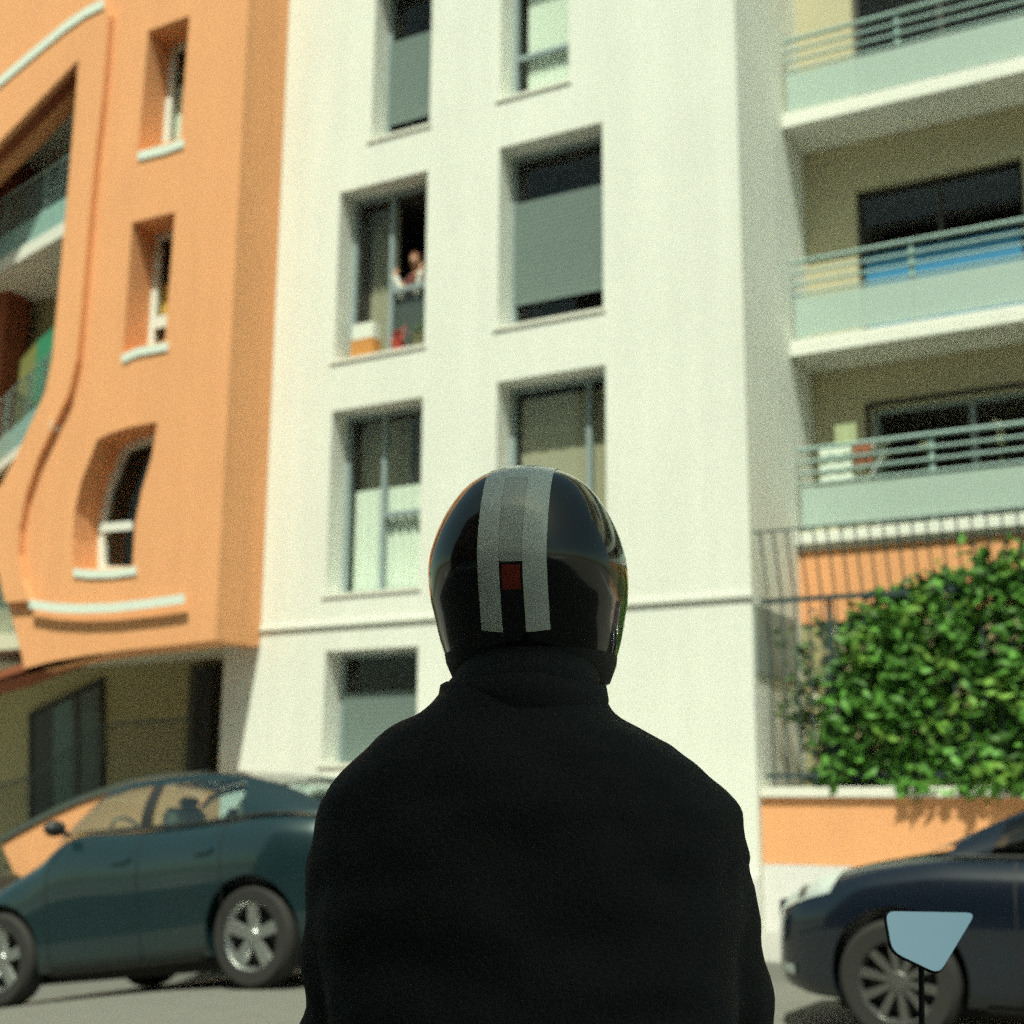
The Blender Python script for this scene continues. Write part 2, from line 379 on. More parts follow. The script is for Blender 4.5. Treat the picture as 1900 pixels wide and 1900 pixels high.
# raised band round the loggia
band_out = [(-200, 335), (-100, 245), (0, 160), (60, 110), (120, 58), (160, 28), (200, 10), (206, 30), (200, 110), (193, 190), (180, 300), (166, 450), (153, 600), (146, 670), (132, 730), (106, 785), (75, 850), (52, 920), (40, 985), (38, 1030), (45, 1075), (60, 1115)]
bo = O(*band_out, Y=OY-.06); bi = O((-10, 1030), (-30, 990)) + [(-15.2, 4.9)] + loggia[::-1][-0:] if False else None
inner = O((14, 1118), (0, 1058), (-22, 1012), (-60, 980), Y=OY-.06) + O(*open_edge[::-1][1:], Y=OY-.06) + O(*open_top[::-1][0:4], Y=OY-.06) + O((-230, 500), Y=OY-.06)
slab_poly('raised_band', bo + inner, [], OY-.10, OY-.003, M_OR, ob)
# pale coping on the band's upper edge and pale string ledge below
def ribbon(name, line, th, y0, y1, m, parent, Y):
    up = [XZ(x, y, Y) for x, y in line]; dn = [XZ(x, y+th, Y) for x, y in line]
    return slab_poly(name, up+dn[::-1], [], y0, y1, m, parent)
ribbon('coping', [(-200, 318), (-100, 228), (0, 143), (60, 92), (120, 42), (160, 14), (192, -2)], 16, OY-.125, OY-.104, M_TRIM, ob, OY-.12)
ribbon('ledge', [(55, 1112), (100, 1119), (150, 1121), (210, 1119), (280, 1111), (342, 1102)], 17, OY-.125, OY-.104, M_TRIM, ob, OY-.12)
# its windows
def poly_window(poly, frame_d, y, m, fname='window', pane_m=M_GLASS):
    fr = ring_poly(fname, poly, frame_d, y, y+.07, m, ob); inn = offset_poly(poly, frame_d)
    mesh('pane', [(x, y+.03, z) for x, z in inn], [tuple(range(len(inn)))], pane_m, fr)
    xs = [p[0] for p in poly]; zs = [p[1] for p in poly]
    room(fr, min(xs)-.05, max(xs)+.05, min(zs)-.05, max(zs)+.05, y+.075, 1.3); return fr
def qbox(name, poly, y0, y1, m, parent): return slab_poly(name, poly, [], y0, y1, m, parent)
IY = OY+.42
w1 = poly_window(ow1, .10, IY, M_WFRAME)
x0, x1 = ow1[3][0], ow1[2][0]; z0 = ow1[3][1]
wavy('curtain', x0+.1, x1-.05, z0+.15, z0+1.15, IY+.12, M_CURT, w1, amp=.01); box('roller_box', x0+.05, x1-.02, IY-.05, IY-.003, z0+1.75, z0+2.1, M_IRON, w1)
w2 = poly_window(ow2, .10, IY, M_WFRAME)
x0, x1 = ow2[3][0], ow2[2][0]; z0 = ow2[3][1]
box('transom', x0+.1, x1-.1, IY-.02, IY-.003, z0+.42, z0+.58, M_WFRAME, w2)
wavy('curtain', x0+.1, x1-.08, z0+.58, z0+1.05, IY+.10, mat('yellow_cloth', (0.70, 0.42, 0.07), .9, var=.1), w2, amp=.012)
w3 = poly_window(ow3, .10, IY, M_WFRAME)
p = O((205, 985), (247, 983), (247, 967), (205, 969), Y=IY); qbox('transom', [(a-.35, b) for a, b in p[:1]]+p[1:3]+[(p[3][0]-.35, p[3][1])], IY-.02, IY-.003, M_WFRAME, w3)
for wp, poly, pts in ((w1, ow1, [(252, 280), (300, 268), (336, 255)]), (w2, ow2, [(222, 657), (250, 644), (307, 633)]), (w3, ow3, [(132, 1054), (160, 1057), (205, 1056), (248, 1050)])):
    ribbon('sill', pts, 15, OY-.025, OY+.30, M_TRIM, wp, OY-.06)
M_MAROON_SHADE = mat('maroon_and_shade_plaster', (0.30, 0.085, 0.035), .9, var=.1)  # deep shade of the orange plaster put into the lining and soffit colour
lg = ccw(loggia); lg = offset_poly(lg, .004); n = len(lg)
mesh('opening_shade_lining', [(x, OY+.012, z) for x, z in lg]+[(x, OY+.245, z) for x, z in lg], [(i, (i+1) % n, (i+1) % n+n, i+n) for i in range(n)], M_MAROON_SHADE, ob)  # thin dark skin added to shade the reveals of the opening
# ---- loggia interior: back wall, slabs, balustrades that swing back to the left
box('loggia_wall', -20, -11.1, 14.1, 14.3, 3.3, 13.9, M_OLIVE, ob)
box('loggia_pillar', *(lambda q: (q.x-.9, q.x))(atY(38, 330, 13.6)), 13.55, 14.0, 3.4, 13.9, mat('maroon_and_shade_plaster', (0.30, 0.085, 0.035), .9, var=.1), ob)
wn_q = atY(110, 290, 14.09)
box('loggia_door', wn_q.x-.9, wn_q.x+.6, 14.05, 14.095, wn_q.z-1.9, wn_q.z-.2, M_DFRAME, ob)
def loggia_floor(pr, pl, Yr, th, name='loggia_balcony'):
    """slab whose edge is horizontal: right end on depth Yr, left end where its sight line reaches the same height"""
    a = atY(*pr, Yr); b = atZ(*pl, a.z); d = (b-a).normalized(); L = 6.0
    n = Vector((-d.y, d.x, 0));  n = n if n.y > 0 else -n
    def quadprism(nm, s0, s1, o0, o1, z0, z1, m, parent):
        c = [a+d*s0+n*o0, a+d*s1+n*o0, a+d*s1+n*o1, a+d*s0+n*o1]
        V = [(q.x, q.y, z0) for q in c]+[(q.x, q.y, z1) for q in c]
        return mesh(nm, V, [(0, 1, 2, 3), (4, 5, 6, 7), (0, 1, 5, 4), (1, 2, 6, 5), (2, 3, 7, 6), (3, 0, 4, 7)], m, parent)
    z = a.z
    sl = quadprism(name, -.8, L, 0, 2.6, z, z+th, M_SLAB, ob)
    quadprism('glass_panel', -.8, L, .03, .045, z+th+.02, z+th+.40, M_TEALG, sl)
    for h in (.50, .62, .74, .86, 1.0):
        tube('rail', [a+d*-.8+n*.04+Vector((0, 0, th+h)), a+d*L+n*.04+Vector((0, 0, th+h))], .016 if h < .9 else .024, M_RAIL, sl, n=6)
    for s in (-.05, .75, 2.0, 3.3): quadprism('post', s, s+.045, .05, .09, z+th, z+th+1.0, M_RAIL, sl)
    return a, b, d, n, z+th
la = loggia_floor((118, 436), (0, 504), 12.46, .20)
box('loggia_ceiling', -20, -11.12, OY+.63, 14.09, la[4]+1.9, la[4]+2.1, M_SLAB, ob)
lb = loggia_floor((62, 822), (0, 872), 12.46, .14)
# lower-left balcony with pale cloths and the soffit beneath the curve, painted dark for its shade
q = atY(34, 1180, 12.75)
lowb = box('lower_balcony', q.x-4, q.x+.5, 12.74, 13.9, q.z-.16, q.z, M_SLAB, ob)
box('glass_panel', q.x-4, q.x+.5, 12.75, 12.765, q.z+.40, q.z+1.0, M_TEALG, lowb)
box('cloth_screen', q.x-4, q.x+.5, 12.77, 12.79, q.z+.02, q.z+.42, M_CURT, lowb)
# soffit plates
slab = [(-20, OY+.02), (-10.82, OY+.02), (-10.82, 12.99), (-11.36, 12.99), (-11.36, 15.4), (-20, 15.4)]
V = [(x, y, 3.16) for x, y in slab]+[(x, y, 3.36) for x, y in slab]; n = len(slab)
mesh('soffit', V, [tuple(range(n)), tuple(range(n, 2*n))]+[(i, (i+1) % n, (i+1) % n+n, i+n) for i in range(n)], M_CREAM, ob)
pa = O((45, 1242), (100, 1227), (185, 1214)); pb = [XZ(x, y, 13.4) for x, y in ((-10, 1292), (60, 1272), (120, 1248), (182, 1226))]
V = [(x, OY+.03, z-.006) for x, z in pa] + [(-15.2, OY+.03, pa[0][1]-.25)] + [(-15.8, 13.4, pb[0][1])] + [(x, 13.4, z) for x, z in pb]
V2 = [(v[0], v[1], v[2]+.10) for v in V]; n = len(V)
slabm = mesh('curved_soffit', V+V2, [tuple(range(n)), tuple(range(n, 2*n))]+[(i, (i+1) % n, (i+1) % n+n, i+n) for i in range(n)], M_MAROON_SHADE, ob)
# ---- recessed ground floor
GFY = 14.32
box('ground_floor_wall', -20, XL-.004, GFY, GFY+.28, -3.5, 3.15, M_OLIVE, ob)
sw = [XZ(x, y, GFY-.05) for x, y in ((54, 1322), (120, 1290), (190, 1257), (190, 1560), (54, 1560))]
sf = ring_poly('shop_window', sw, .06, GFY-.07, GFY-.003, M_DFRAME, ob)
def swp(x0, x1, o): return [XZ(x0, interp([(54, 1322), (190, 1257)], x0)+12, GFY-.05), XZ(x1, interp([(54, 1322), (190, 1257)], x1)+12, GFY-.05), XZ(x1, 1555, GFY-.05), XZ(x0, 1555, GFY-.05)]
slab_poly('pane', swp(59, 98, 0), [], GFY-.05, GFY-.04, mat('dark_glass', (.016, .015, .013), .35), sf)
slab_poly('pane', swp(98.5, 136, 0), [], GFY-.05, GFY-.04, mat('blue_grey_glass', (.07, .12, .11), .3), sf)
slab_poly('pane', swp(148, 185, 0), [], GFY-.05, GFY-.04, mat('green_grey_glass', (.06, .075, .06), .3), sf)
slab_poly('mullion', swp(136.5, 147.5, 0), [], GFY-.065, GFY-.035, M_DFRAME, sf)
dq0, dq1 = atY(362, 1236, 14.3), atY(412, 1236, 14.3)
dr = box('entrance_door', dq0.x, min(dq1.x, XL-.02), 14.2, 14.318, -.3, dq0.z, mat('dark_brown_door', (.05, .045, .03), .6), ob)
box('door_leaf', dq0.x+.16, min(dq1.x, XL-.02)-.02, 14.16, 14.197, -.3, dq0.z-.06, M_BLACK, dr)

# ------------------------------------------------------------------ garden railing in the recess, sloping orange parapet
pg_ = thing('ramp_parapet', (-12.5, 11.4, g(-12.5)), 'sloping low orange wall with dark coping behind the teal car', 'wall')
PY = 11.35
top = [(2, 1565), (30, 1549), (60, 1533), (100, 1512), (150, 1489), (200, 1472), (245, 1458), (300, 1448), (385, 1442)]
tp = [XZ(x, y, PY) for x, y in top]; bot = [(tp[-1][0], -1.8), (XZ(60, 1700, PY)[0], -1.8), XZ(42, 1655, PY)]
slab_poly('wall', tp+bot, [], PY, PY+.22, M_ORANGE, pg_)
V = []
ln = [(x, y) for x, y in top]
up = [XZ(x, y-11, PY) for x, y in ln]; slab_poly('coping', up+[(x, z+.004) for x, z in tp][::-1], [], PY-.03, PY+.25, mat('dark_coping', (.07, .085, .075), .7), pg_)
gr = thing('iron_railing', (-13, 13.7, 0.1), 'dark thin iron railing in the shade above the sloping orange wall', 'railing')
RY = 13.7
railpts = [(-40, 1470), (60, 1440), (190, 1345), (275, 1338), (352, 1334)]
pr = [atY(x, y, RY) for x, y in railpts]
tube('top_rail', pr, .018, M_IRON, gr, n=6)
tube('bottom_rail', [Vector((p.x, p.y, max(.2, p.z-1.15))) for p in pr], .015, M_IRON, gr, n=6)
bar0 = None
for i in range(34):
    X = pr[0].x+(pr[-1].x-pr[0].x)*i/33
    zt = interp([(p.x, p.z) for p in pr], X)
    o = box('bar', X-.007, X+.007, RY-.007, RY+.007, max(.1, zt-1.2), zt, M_IRON, gr)
# dark parked vehicle edge at the far left: a wheeled waste container
wbn = thing('waste_container', (-13.95, 10.9, g(-13.9)+.12), 'dark green wheeled waste container beyond the end of the sloping orange wall', 'bin')
cx = XZ(3, 1600, 10.9)[0]; zc = g(-13.5)+.12
M_BIN = mat('bin_plastic', (.02, .025, .022), .5, var=.1)
bmv = [(cx-1.15, 10.45, zc+.18), (cx-.05, 10.45, zc+.18), (cx-.05, 11.15, zc+.18), (cx-1.15, 11.15, zc+.18), (cx-1.25, 10.38, zc+1.12), (cx-.0, 10.38, zc+1.12), (cx-.0, 11.25, zc+1.12), (cx-1.25, 11.25, zc+1.12)]
mesh('body', bmv, [(0, 1, 2, 3), (4, 5, 6, 7), (0, 1, 5, 4), (1, 2, 6, 5), (2, 3, 7, 6), (3, 0, 4, 7)], M_BIN, wbn)
mesh('lid', [(cx-1.28, 10.34, zc+1.125), (cx+.03, 10.34, zc+1.125), (cx+.03, 11.28, zc+1.125), (cx-1.28, 11.28, zc+1.125), (cx-1.2, 10.45, zc+1.22), (cx-.06, 10.45, zc+1.22), (cx-.06, 11.2, zc+1.28), (cx-1.2, 11.2, zc+1.28)], [(0, 1, 2, 3), (4, 5, 6, 7), (0, 1, 5, 4), (1, 2, 6, 5), (2, 3, 7, 6), (3, 0, 4, 7)], M_BIN, wbn)
for dx in (-1.0, -.2):
    for yy in (10.55, 11.05):
        wl = lathe('castor', [(.02, -.02), (.09, -.02), (.09, .02), (.02, .02)], M_BLACK, wbn, n=16, closed=True); wl.location = (cx+dx, yy, zc+.09)

# ------------------------------------------------------------------ boundary wall, iron fence, hedge
WY = 13.12
bwl = thing('boundary_wall', (-1, WY, 0), 'low orange garden wall with pale coping under the hedge', 'wall')
box('wall', XR+.006, 8, WY, WY+.22, .735, 1.35, M_ORANGE, bwl)
box('base', XR+.006, 8, WY-.03, WY+.22, -.3, .73, M_PLINTH, bwl)
xx = XR+.006
while xx < 8:
    box('coping_stone', xx, min(8, xx+.995), WY-.05, WY+.27, 1.354, 1.45, M_SLAB, bwl, bevel=.006); xx += 1.0
fe = thing('iron_fence', (-2, WY+.1, 1.45), 'tall blue-black iron fence with outward leaning tips on the orange garden wall', 'fence')
FE_Y = WY+.10; ZB, ZM, ZT = 1.56, 3.26, 3.93
box('bottom_rail', XR+.02, 8, FE_Y-.02, FE_Y+.02, ZB-.02, ZB+.02, M_IRON, fe)
box('mid_rail', XR+.02, 8, FE_Y-.024, FE_Y-.008, ZM-.025, ZM+.025, M_IRON, fe)
tx = .10
bar = None; X = XR+.10; k = 0
while X < 7.9:
    if bar is None:
        r_ = .008
        V, F = [], []
        for (y, z) in ((FE_Y, 1.46), (FE_Y, ZM), (FE_Y-.20, ZT)):
            V += [(-r_, y-r_, z), (r_, y-r_, z), (r_, y+r_, z), (-r_, y+r_, z)]
        for i in range(2):
            for j in range(4): F.append((i*4+j, i*4+(j+1) % 4, i*4+4+(j+1) % 4, i*4+4+j))
        F += [(0, 1, 2, 3), (8, 9, 10, 11)]
        bar = mesh('bar', V, F, M_IRON, fe); bar.location = (X, 0, 0)
    else:
        o = bar.copy(); o.location = (X, 0, 0); COL.objects.link(o)
    X += .135; k += 1
tube('top_rail', [(XR+.02, FE_Y-.20, ZT), (8, FE_Y-.20, ZT)], .012, M_IRON, fe, n=6)
for X in (-3.95, -1.9, .1, 2.1, 4.1, 6.1): box('post', X-.022, X+.022, FE_Y+.012, FE_Y+.056, 1.455, ZM+.03, M_IRON, fe)

def leaves(name, pts, size, m, parent, up=.35):
    V, F = [], []
    for p in pts:
        s = size*random.uniform(.6, 1.25); d = Vector((random.gauss(0, 1), random.gauss(-.5, .8), random.gauss(.15, .7))).normalized()
        n_ = Vector((random.gauss(0, .6), random.gauss(-.6, .5), random.gauss(.7, .5))).normalized()
        a = d; b = n_.cross(a).normalized(); n2 = a.cross(b)
        i = len(V)
        V += [p-a*s*.5, p+b*s*.3-n2*s*.08, p+a*s*.55-n2*s*.05, p-b*s*.3-n2*s*.08, p+n2*s*.04]
        F += [(i, i+1, i+4), (i+1, i+2, i+4), (i+2, i+3, i+4), (i+3, i, i+4)]
    o = mesh(name, V, F, m, parent); o['kind'] = 'stuff'; return o
M_LEAF = mat('hedge_leaf', (.072, .19, .03), .5, island=.65, spec=.25)
M_LEAF2 = mat('climber_leaf', (.075, .12, .04), .55, island=.5, spec=.4)
hd = thing('hedge', (-1.5, 13.6, 1.3), 'dense green leafy hedge pushing through the iron fence', 'hedge')
pts = []
def hedge_top(X): return interp([(-4.3, 2.2), (-3.9, 2.6), (-3.7, 3.1), (-3.4, 3.25), (-2.9, 3.35), (-2.4, 3.5), (-1.5, 3.6), (8, 3.7)], X)+.10*noise.noise(Vector((X*3, 0, 3)))
clusters = []
for i in range(2300):
    X = random.uniform(-4.0, -1.3) if i < 1700 else random.uniform(-1.3, 3.5); t = random.random()
    if X < -3.45 and random.random() < .6: continue
    z = 1.42+(hedge_top(X)-1.42)*random.random()**.9
    fy = FE_Y+.02+.22*noise.noise(Vector((X*1.3, z*1.3, 0)))
    depth = abs(random.gauss(0, .20))-.10; clusters.append(Vector((X, fy+depth, z)))
for c in clusters:
    if noise.noise(c*3.4) > .22: continue
    for j in range(random.randint(5, 9)):
        pts.append(c+Vector((random.gauss(0, .085), random.gauss(0, .06), random.gauss(0, .08))))
for i in range(260):                      # sprigs hanging over the coping
    X = random.uniform(-3.3, 3.5); pts.append(Vector((X, WY-.07-random.random()*.05, 1.48-random.random()*.10*(1+noise.noise(Vector((X*4, 1, 1))))*1.1)))
for i in range(160):
    X = random.uniform(-2.9, 2.5); pts.append(Vector((X, FE_Y-.05+random.gauss(0, .06), hedge_top(X)+abs(random.gauss(0, .14)))))
leaves('foliage', pts, .15, M_LEAF, hd)
pts = []
for i in range(75):
    X = random.uniform(-3.7, 1.5); z = 1.5+(hedge_top(X)-1.45)*random.random()
    c = Vector((X, FE_Y-.10+.22*noise.noise(Vector((X*1.3, z*1.3, 0)))+random.gauss(0, .03), z))
    for j in range(random.randint(7, 14)): pts.append(c+Vector((random.gauss(0, .085), random.gauss(0, .04), random.gauss(0, .07))))
leaves('young_foliage', pts, .17, mat('young_leaf', (.13, .25, .04), .55, island=.4, spec=.2), hd)
M_WOOD = mat('bark', (.06, .045, .03), .9, var=.2, scale=10)
for i in range(14):
    X = -3.6+i*.5; q = [Vector((X, 13.62, .6))]
    for j in range(5): q.append(q[-1]+Vector((random.gauss(0, .10), random.gauss(0, .04), .5)))
    tube('stem', q, [.03, .025, .02, .015, .01, .006], M_WOOD, hd, n=5)
soil = box('garden_soil', XR+.01, 8, WY+.224, BF+.05, -.3, 1.40, mat('garden_soil', (.08, .06, .04), .95, var=.2), None); soil['kind'] = 'structure'
cl = thing('climbing_shrub', (-4.1, 13.5, 1.4), 'thin shrub with clusters of pale blossom behind the fence beside the white wall', 'shrub')
pts = []
for i in range(190):
    X = min(-3.3, random.triangular(-4.6, -3.3, -3.95)); z = random.uniform(1.45, 3.1)
    c = Vector((X, FE_Y+.12+random.random()*.4, z))
    for j in range(7): pts.append(c+Vector((random.gauss(0, .05), random.gauss(0, .05), random.gauss(0, .07))))
leaves('foliage', pts, .12, M_LEAF2, cl)
for X in (-4.2, -3.95, -3.7):
    q = [Vector((X, 13.55, 1.3))]
    for j in range(6): q.append(q[-1]+Vector((random.gauss(0, .04), random.gauss(0, .03), .3)))
    tube('stem', q, [.014, .012, .011, .009, .007, .005, .004], M_WOOD, cl, n=5)
fpts = []
for (x, y) in ((1547, 1285), (1556, 1300), (1590, 1283), (1602, 1290), (1518, 1292), (1515, 1330), (1520, 1365), (1545, 1175), (1510, 1136), (1590, 1385), (1530, 1250)):
    c = atY(x, y, FE_Y+.06)
    fpts += [c+Vector((random.gauss(0, .022), random.gauss(0, .02), random.gauss(0, .026))) for j in range(9)]
leaves('blossom', fpts, .045, mat('pale_blossom', (.72, .66, .58), .7, island=.1), cl)

# ------------------------------------------------------------------ remeshed organic bodies
def capsule(bm, p0, r0, p1, r1, n=14, rings=4, flat=None):
    p0, p1 = Vector(p0), Vector(p1); ax = p1-p0; L = ax.length
    t = ax.normalized() if L > 1e-6 else Vector((0, 0, 1))
    up = Vector((0, 1, 0)) if abs(t.y) < .9 else Vector((1, 0, 0)); a = t.cross(up).normalized(); b = t.cross(a)
    loops = []
    def ring(c, r): loops.append([bm.verts.new(c+a*r*cos(2*pi*k/n)+b*r*sin(2*pi*k/n)) for k in range(n)])
    s = bm.verts.new(p0-t*r0)
    for i in range(1, rings+1): an = pi/2*i/rings; ring(p0-t*r0*cos(an), r0*sin(an))
    for i in range(0, rings): an = pi/2*i/rings; ring(p1+t*r1*sin(an), r1*cos(an))
    e = bm.verts.new(p1+t*r1)
    for k in range(n): bm.faces.new((s, loops[0][(k+1) % n], loops[0][k])); bm.faces.new((e, loops[-1][k], loops[-1][(k+1) % n]))
    for i in range(len(loops)-1):
        for k in range(n): bm.faces.new((loops[i][k], loops[i][(k+1) % n], loops[i+1][(k+1) % n], loops[i+1][k]))
def ellipsoid(bm, c, rad, rot=None):
    r_ = bmesh.ops.create_uvsphere(bm, u_segments=20, v_segments=12, radius=1)
    for v in r_['verts']:
        q = Vector((v.co.x*rad[0], v.co.y*rad[1], v.co.z*rad[2])); v.co = Vector(c)+(rot @ q if rot else q)
def loft(bm, rings, n=28, ex=2.4):
    """rings: (z, x0, x1, yc, half_depth)"""
    loops = []
    for z, x0, x1, yc, hd_ in rings:
        cx, hw = (x0+x1)/2, (x1-x0)/2; l = []
        for k in range(n):
            c, s = cos(2*pi*k/n), sin(2*pi*k/n)
            l.append(bm.verts.new((cx+hw*math.copysign(abs(c)**(2/ex), c), yc+hd_*math.copysign(abs(s)**(2/ex), s), z)))
        loops.append(l)
    for i in range(len(loops)-1):
        for k in range(n): bm.faces.new((loops[i][k], loops[i][(k+1) % n], loops[i+1][(k+1) % n], loops[i+1][k]))
    bm.faces.new(loops[0]); bm.faces.new(loops[-1])
def remesh(name, bm, voxel, m, parent=None, smooth_it=6, fold=None):
    bmesh.ops.recalc_face_normals(bm, faces=bm.faces)
    me = bpy.data.meshes.new(name+'_src'); bm.to_mesh(me); bm.free()
    t = bpy.data.objects.new(name+'_src', me); COL.objects.link(t)
    md = t.modifiers.new('r', 'REMESH'); md.mode = 'VOXEL'; md.voxel_size = voxel
    sm = t.modifiers.new('s', 'SMOOTH'); sm.factor = .5; sm.iterations = smooth_it
    dg = bpy.context.evaluated_depsgraph_get(); out = bpy.data.meshes.new_from_object(t.evaluated_get(dg))
    bpy.data.objects.remove(t); bpy.data.meshes.remove(me)
    out.name = name; out.materials.clear(); out.materials.append(m)
    if fold:
        nrm = [v.normal.copy() for v in out.vertices]
        for v, n_ in zip(out.vertices, nrm): v.co += n_*fold(v.co)
    for p in out.polygons: p.use_smooth = True
    return link(bpy.data.objects.new(name, out), parent)

# ------------------------------------------------------------------ rider (local frame: x right, y ahead, z up), seen from behind
HD = 1.80
hc = atD(978, 1050, HD)
rid = thing('person', (hc.x, hc.y, 0), 'motorcyclist seen from behind in a black jacket and striped black helmet', 'person', world_children=False, rotz=YAW)
RI = rid_mat = (Matrix.Translation((hc.x, hc.y, 0)) @ Matrix.Rotation(YAW, 4, 'Z')).inverted()
def lp(x, y, dl):                      # photograph point at local depth dl -> local coordinates
    v = RI.to_3x3() @ ray(x, y); o = RI @ CAM; return o + v*((dl-o.y)/v.y)
M_JACKET = mat('black_jacket', (.022, .0225, .024), .8, var=.25, scale=14, bump=.25, bscale=220, spec=.25)
sil = [(1238, 856, 1104), (1262, 838, 1118), (1285, 818, 1124), (1305, 800, 1128), (1325, 775, 1134), (1345, 735, 1180), (1372, 697, 1248), (1410, 655, 1302), (1450, 620, 1337), (1500, 592, 1364), (1545, 577, 1382), (1585, 569, 1393)]
rings = []
TY = .02
for y, x0, x1 in sil:
    a, b = lp(x0, y, TY), lp(x1, y, TY); hw = (b.x-a.x)/2
    rings.append((a.z, a.x, b.x, TY, min(.155, .075+hw*.27)))
bm = bmesh.new()
loft(bm, [(rings[-1][0]-.05, rings[-1][1]+.04, rings[-1][2]-.05, TY, .12)]+rings[::-1]+[(rings[0][0]+.02, rings[0][1]+.02, rings[0][2]-.02, TY, .07)], ex=2.3)
z_sh = rings[-1][0]
loft(bm, [(.70, -.20, .22, -.02, .15), (.78, -.225, .245, -.03, .165), (.90, -.225, .245, -.02, .15), (1.02, -.245, .26, 0, .15), (1.14, -.26, .275, TY, .155), (z_sh+.06, -.25, .27, TY, .15)], ex=2.4)
# arms: shoulder -> elbow -> wrist, hands on the bars
BH = -radians(9)                      # the motorcycle points a little to the right of the line of sight
fwd = Vector((sin(-BH), cos(BH), 0)); rgt = Vector((cos(BH), -sin(-BH), 0))
steer = Vector((.0, -.02, 0)) + fwd*.66 + Vector((0.0, 0, .87))
SA = -radians(24); br = Vector((cos(SA+BH), sin(SA+BH), 0)); bf = Vector((-br.y, br.x, 0))
gripR = steer+br*.29-bf*.05+Vector((0, 0, .06)); gripL = steer-br*.29-bf*.05+Vector((0, 0, .06))
e = lp(1445, 1900, .10); elR = Vector((e.x-.072, .10, e.z-.03)); e = lp(549, 1900, .06); elL = Vector((e.x+.072, .06, e.z-.03))
e = lp(1393, 1585, TY); shR = Vector((e.x-.088, TY, e.z-.0)); mR = lp(1402, 1650, .04); midR = Vector((mR.x-.073, .04, mR.z))
e = lp(567, 1600, TY); shL = Vector((e.x+.085, TY, e.z))
capsule(bm, shR, .087, midR+Vector((-.008, 0, .012)), .073); capsule(bm, midR+Vector((0, 0, -.02)), .078, elR, .072); capsule(bm, elR, .07, gripR-bf*.10+Vector((0, 0, .0)), .042)
capsule(bm, shL, .085, elL, .070); capsule(bm, elL, .068, gripL-bf*.10, .042)
# neck and head (inside the helmet), hips, legs astride the seat
hz = hc.z
capsule(bm, (0, .03, 1.33), .085, (0, .04, hz-.08), .082)
ellipsoid(bm, (0, .035, hz), (.078, .10, .115)); capsule(bm, (0, .12, hz-.075), .03, (0, .10, hz-.06), .045); capsule(bm, (0, .132, hz-.005), .010, (0, .142, hz-.03), .012)
for s in (-1, 1):
    hip = Vector((s*.10, -.0, .77)); knee = Vector((s*.24, .0, .74))+fwd*.42; ank = knee+Vector((s*.02, 0, -.52))-fwd*.16
    capsule(bm, hip, .105, knee, .072); capsule(bm, knee, .07, ank, .05); capsule(bm, ank+Vector((0, 0, -.05)), .05, ank+fwd*.17+Vector((0, 0, -.075)), .038)
def fold(co):
    a = noise.noise(Vector((co.x*7, co.y*7, co.z*16)))*.010 + noise.noise(Vector((co.x*22, co.y*22, co.z*34)))*.0022
    return a if co.z < rings[0][0]-.02 else a*.2
body = remesh('body', bm, .011, M_JACKET, rid, fold=fold)
# stand-up collar and cross-back seam as clothing pieces
a, b = lp(818, 1285, TY), lp(1124, 1285, TY)
V, F = [], []; n = 40
for j, (dz, gx) in enumerate(((-.05, -.012), (-.03, .001), (-.008, .004), (.010, .001), (.014, -.006), (-.02, -.016))):
    for k in range(n):
        t = 2*pi*k/n; V.append(((a.x+b.x)/2+((b.x-a.x)/2+gx)*cos(t), TY+(.105+gx)*sin(t), a.z+dz+.004*sin(3*t)))
for j in range(5):
    for k in range(n): F.append((j*n+k, j*n+(k+1) % n, j*n+n+(k+1) % n, j*n+n+k))
mesh('collar', V, F, M_JACKET, rid, smooth=True)
# gloves: palm, four fingers wrapped round the grip, thumb from the side of the palm
M_GLOVE = mat('black_leather', (.014, .013, .012), .55, var=.2, scale=30)
for s, gp in ((1, gripR), (-1, gripL)):
    bm = bmesh.new(); ax = br*s
    wr = gp-bf*.10; back = gp+Vector((0, 0, .028))-bf*.02
    capsule(bm, wr, .036, back-ax*.012, .030); capsule(bm, back-ax*.030, .026, back+ax*.032, .026)
    for i, (o_, ln_) in enumerate(((-.036, .95), (-.012, 1.05), (.012, 1.0), (.036, .85))):
        k0 = back+ax*o_+bf*.012; k1 = gp+ax*o_+bf*.036*ln_+Vector((0, 0, .012)); k2 = gp+ax*o_+bf*.022-Vector((0, 0, .024*ln_)); k3 = gp+ax*o_-bf*.006-Vector((0, 0, .028*ln_))
        capsule(bm, k0, .0115, k1, .0105, n=10); capsule(bm, k1, .0105, k2, .0095, n=10); capsule(bm, k2, .0095, k3, .0085, n=10)
    t0 = back-ax*.040-bf*.02; t1 = gp-ax*.048+bf*.004-Vector((0, 0, .004)); t2 = gp-ax*.030+bf*.022-Vector((0, 0, .022))
    capsule(bm, t0, .014, t1, .012, n=10); capsule(bm, t1, .012, t2, .010, n=10)
    remesh('glove', bm, .0045, M_GLOVE, rid, smooth_it=2)

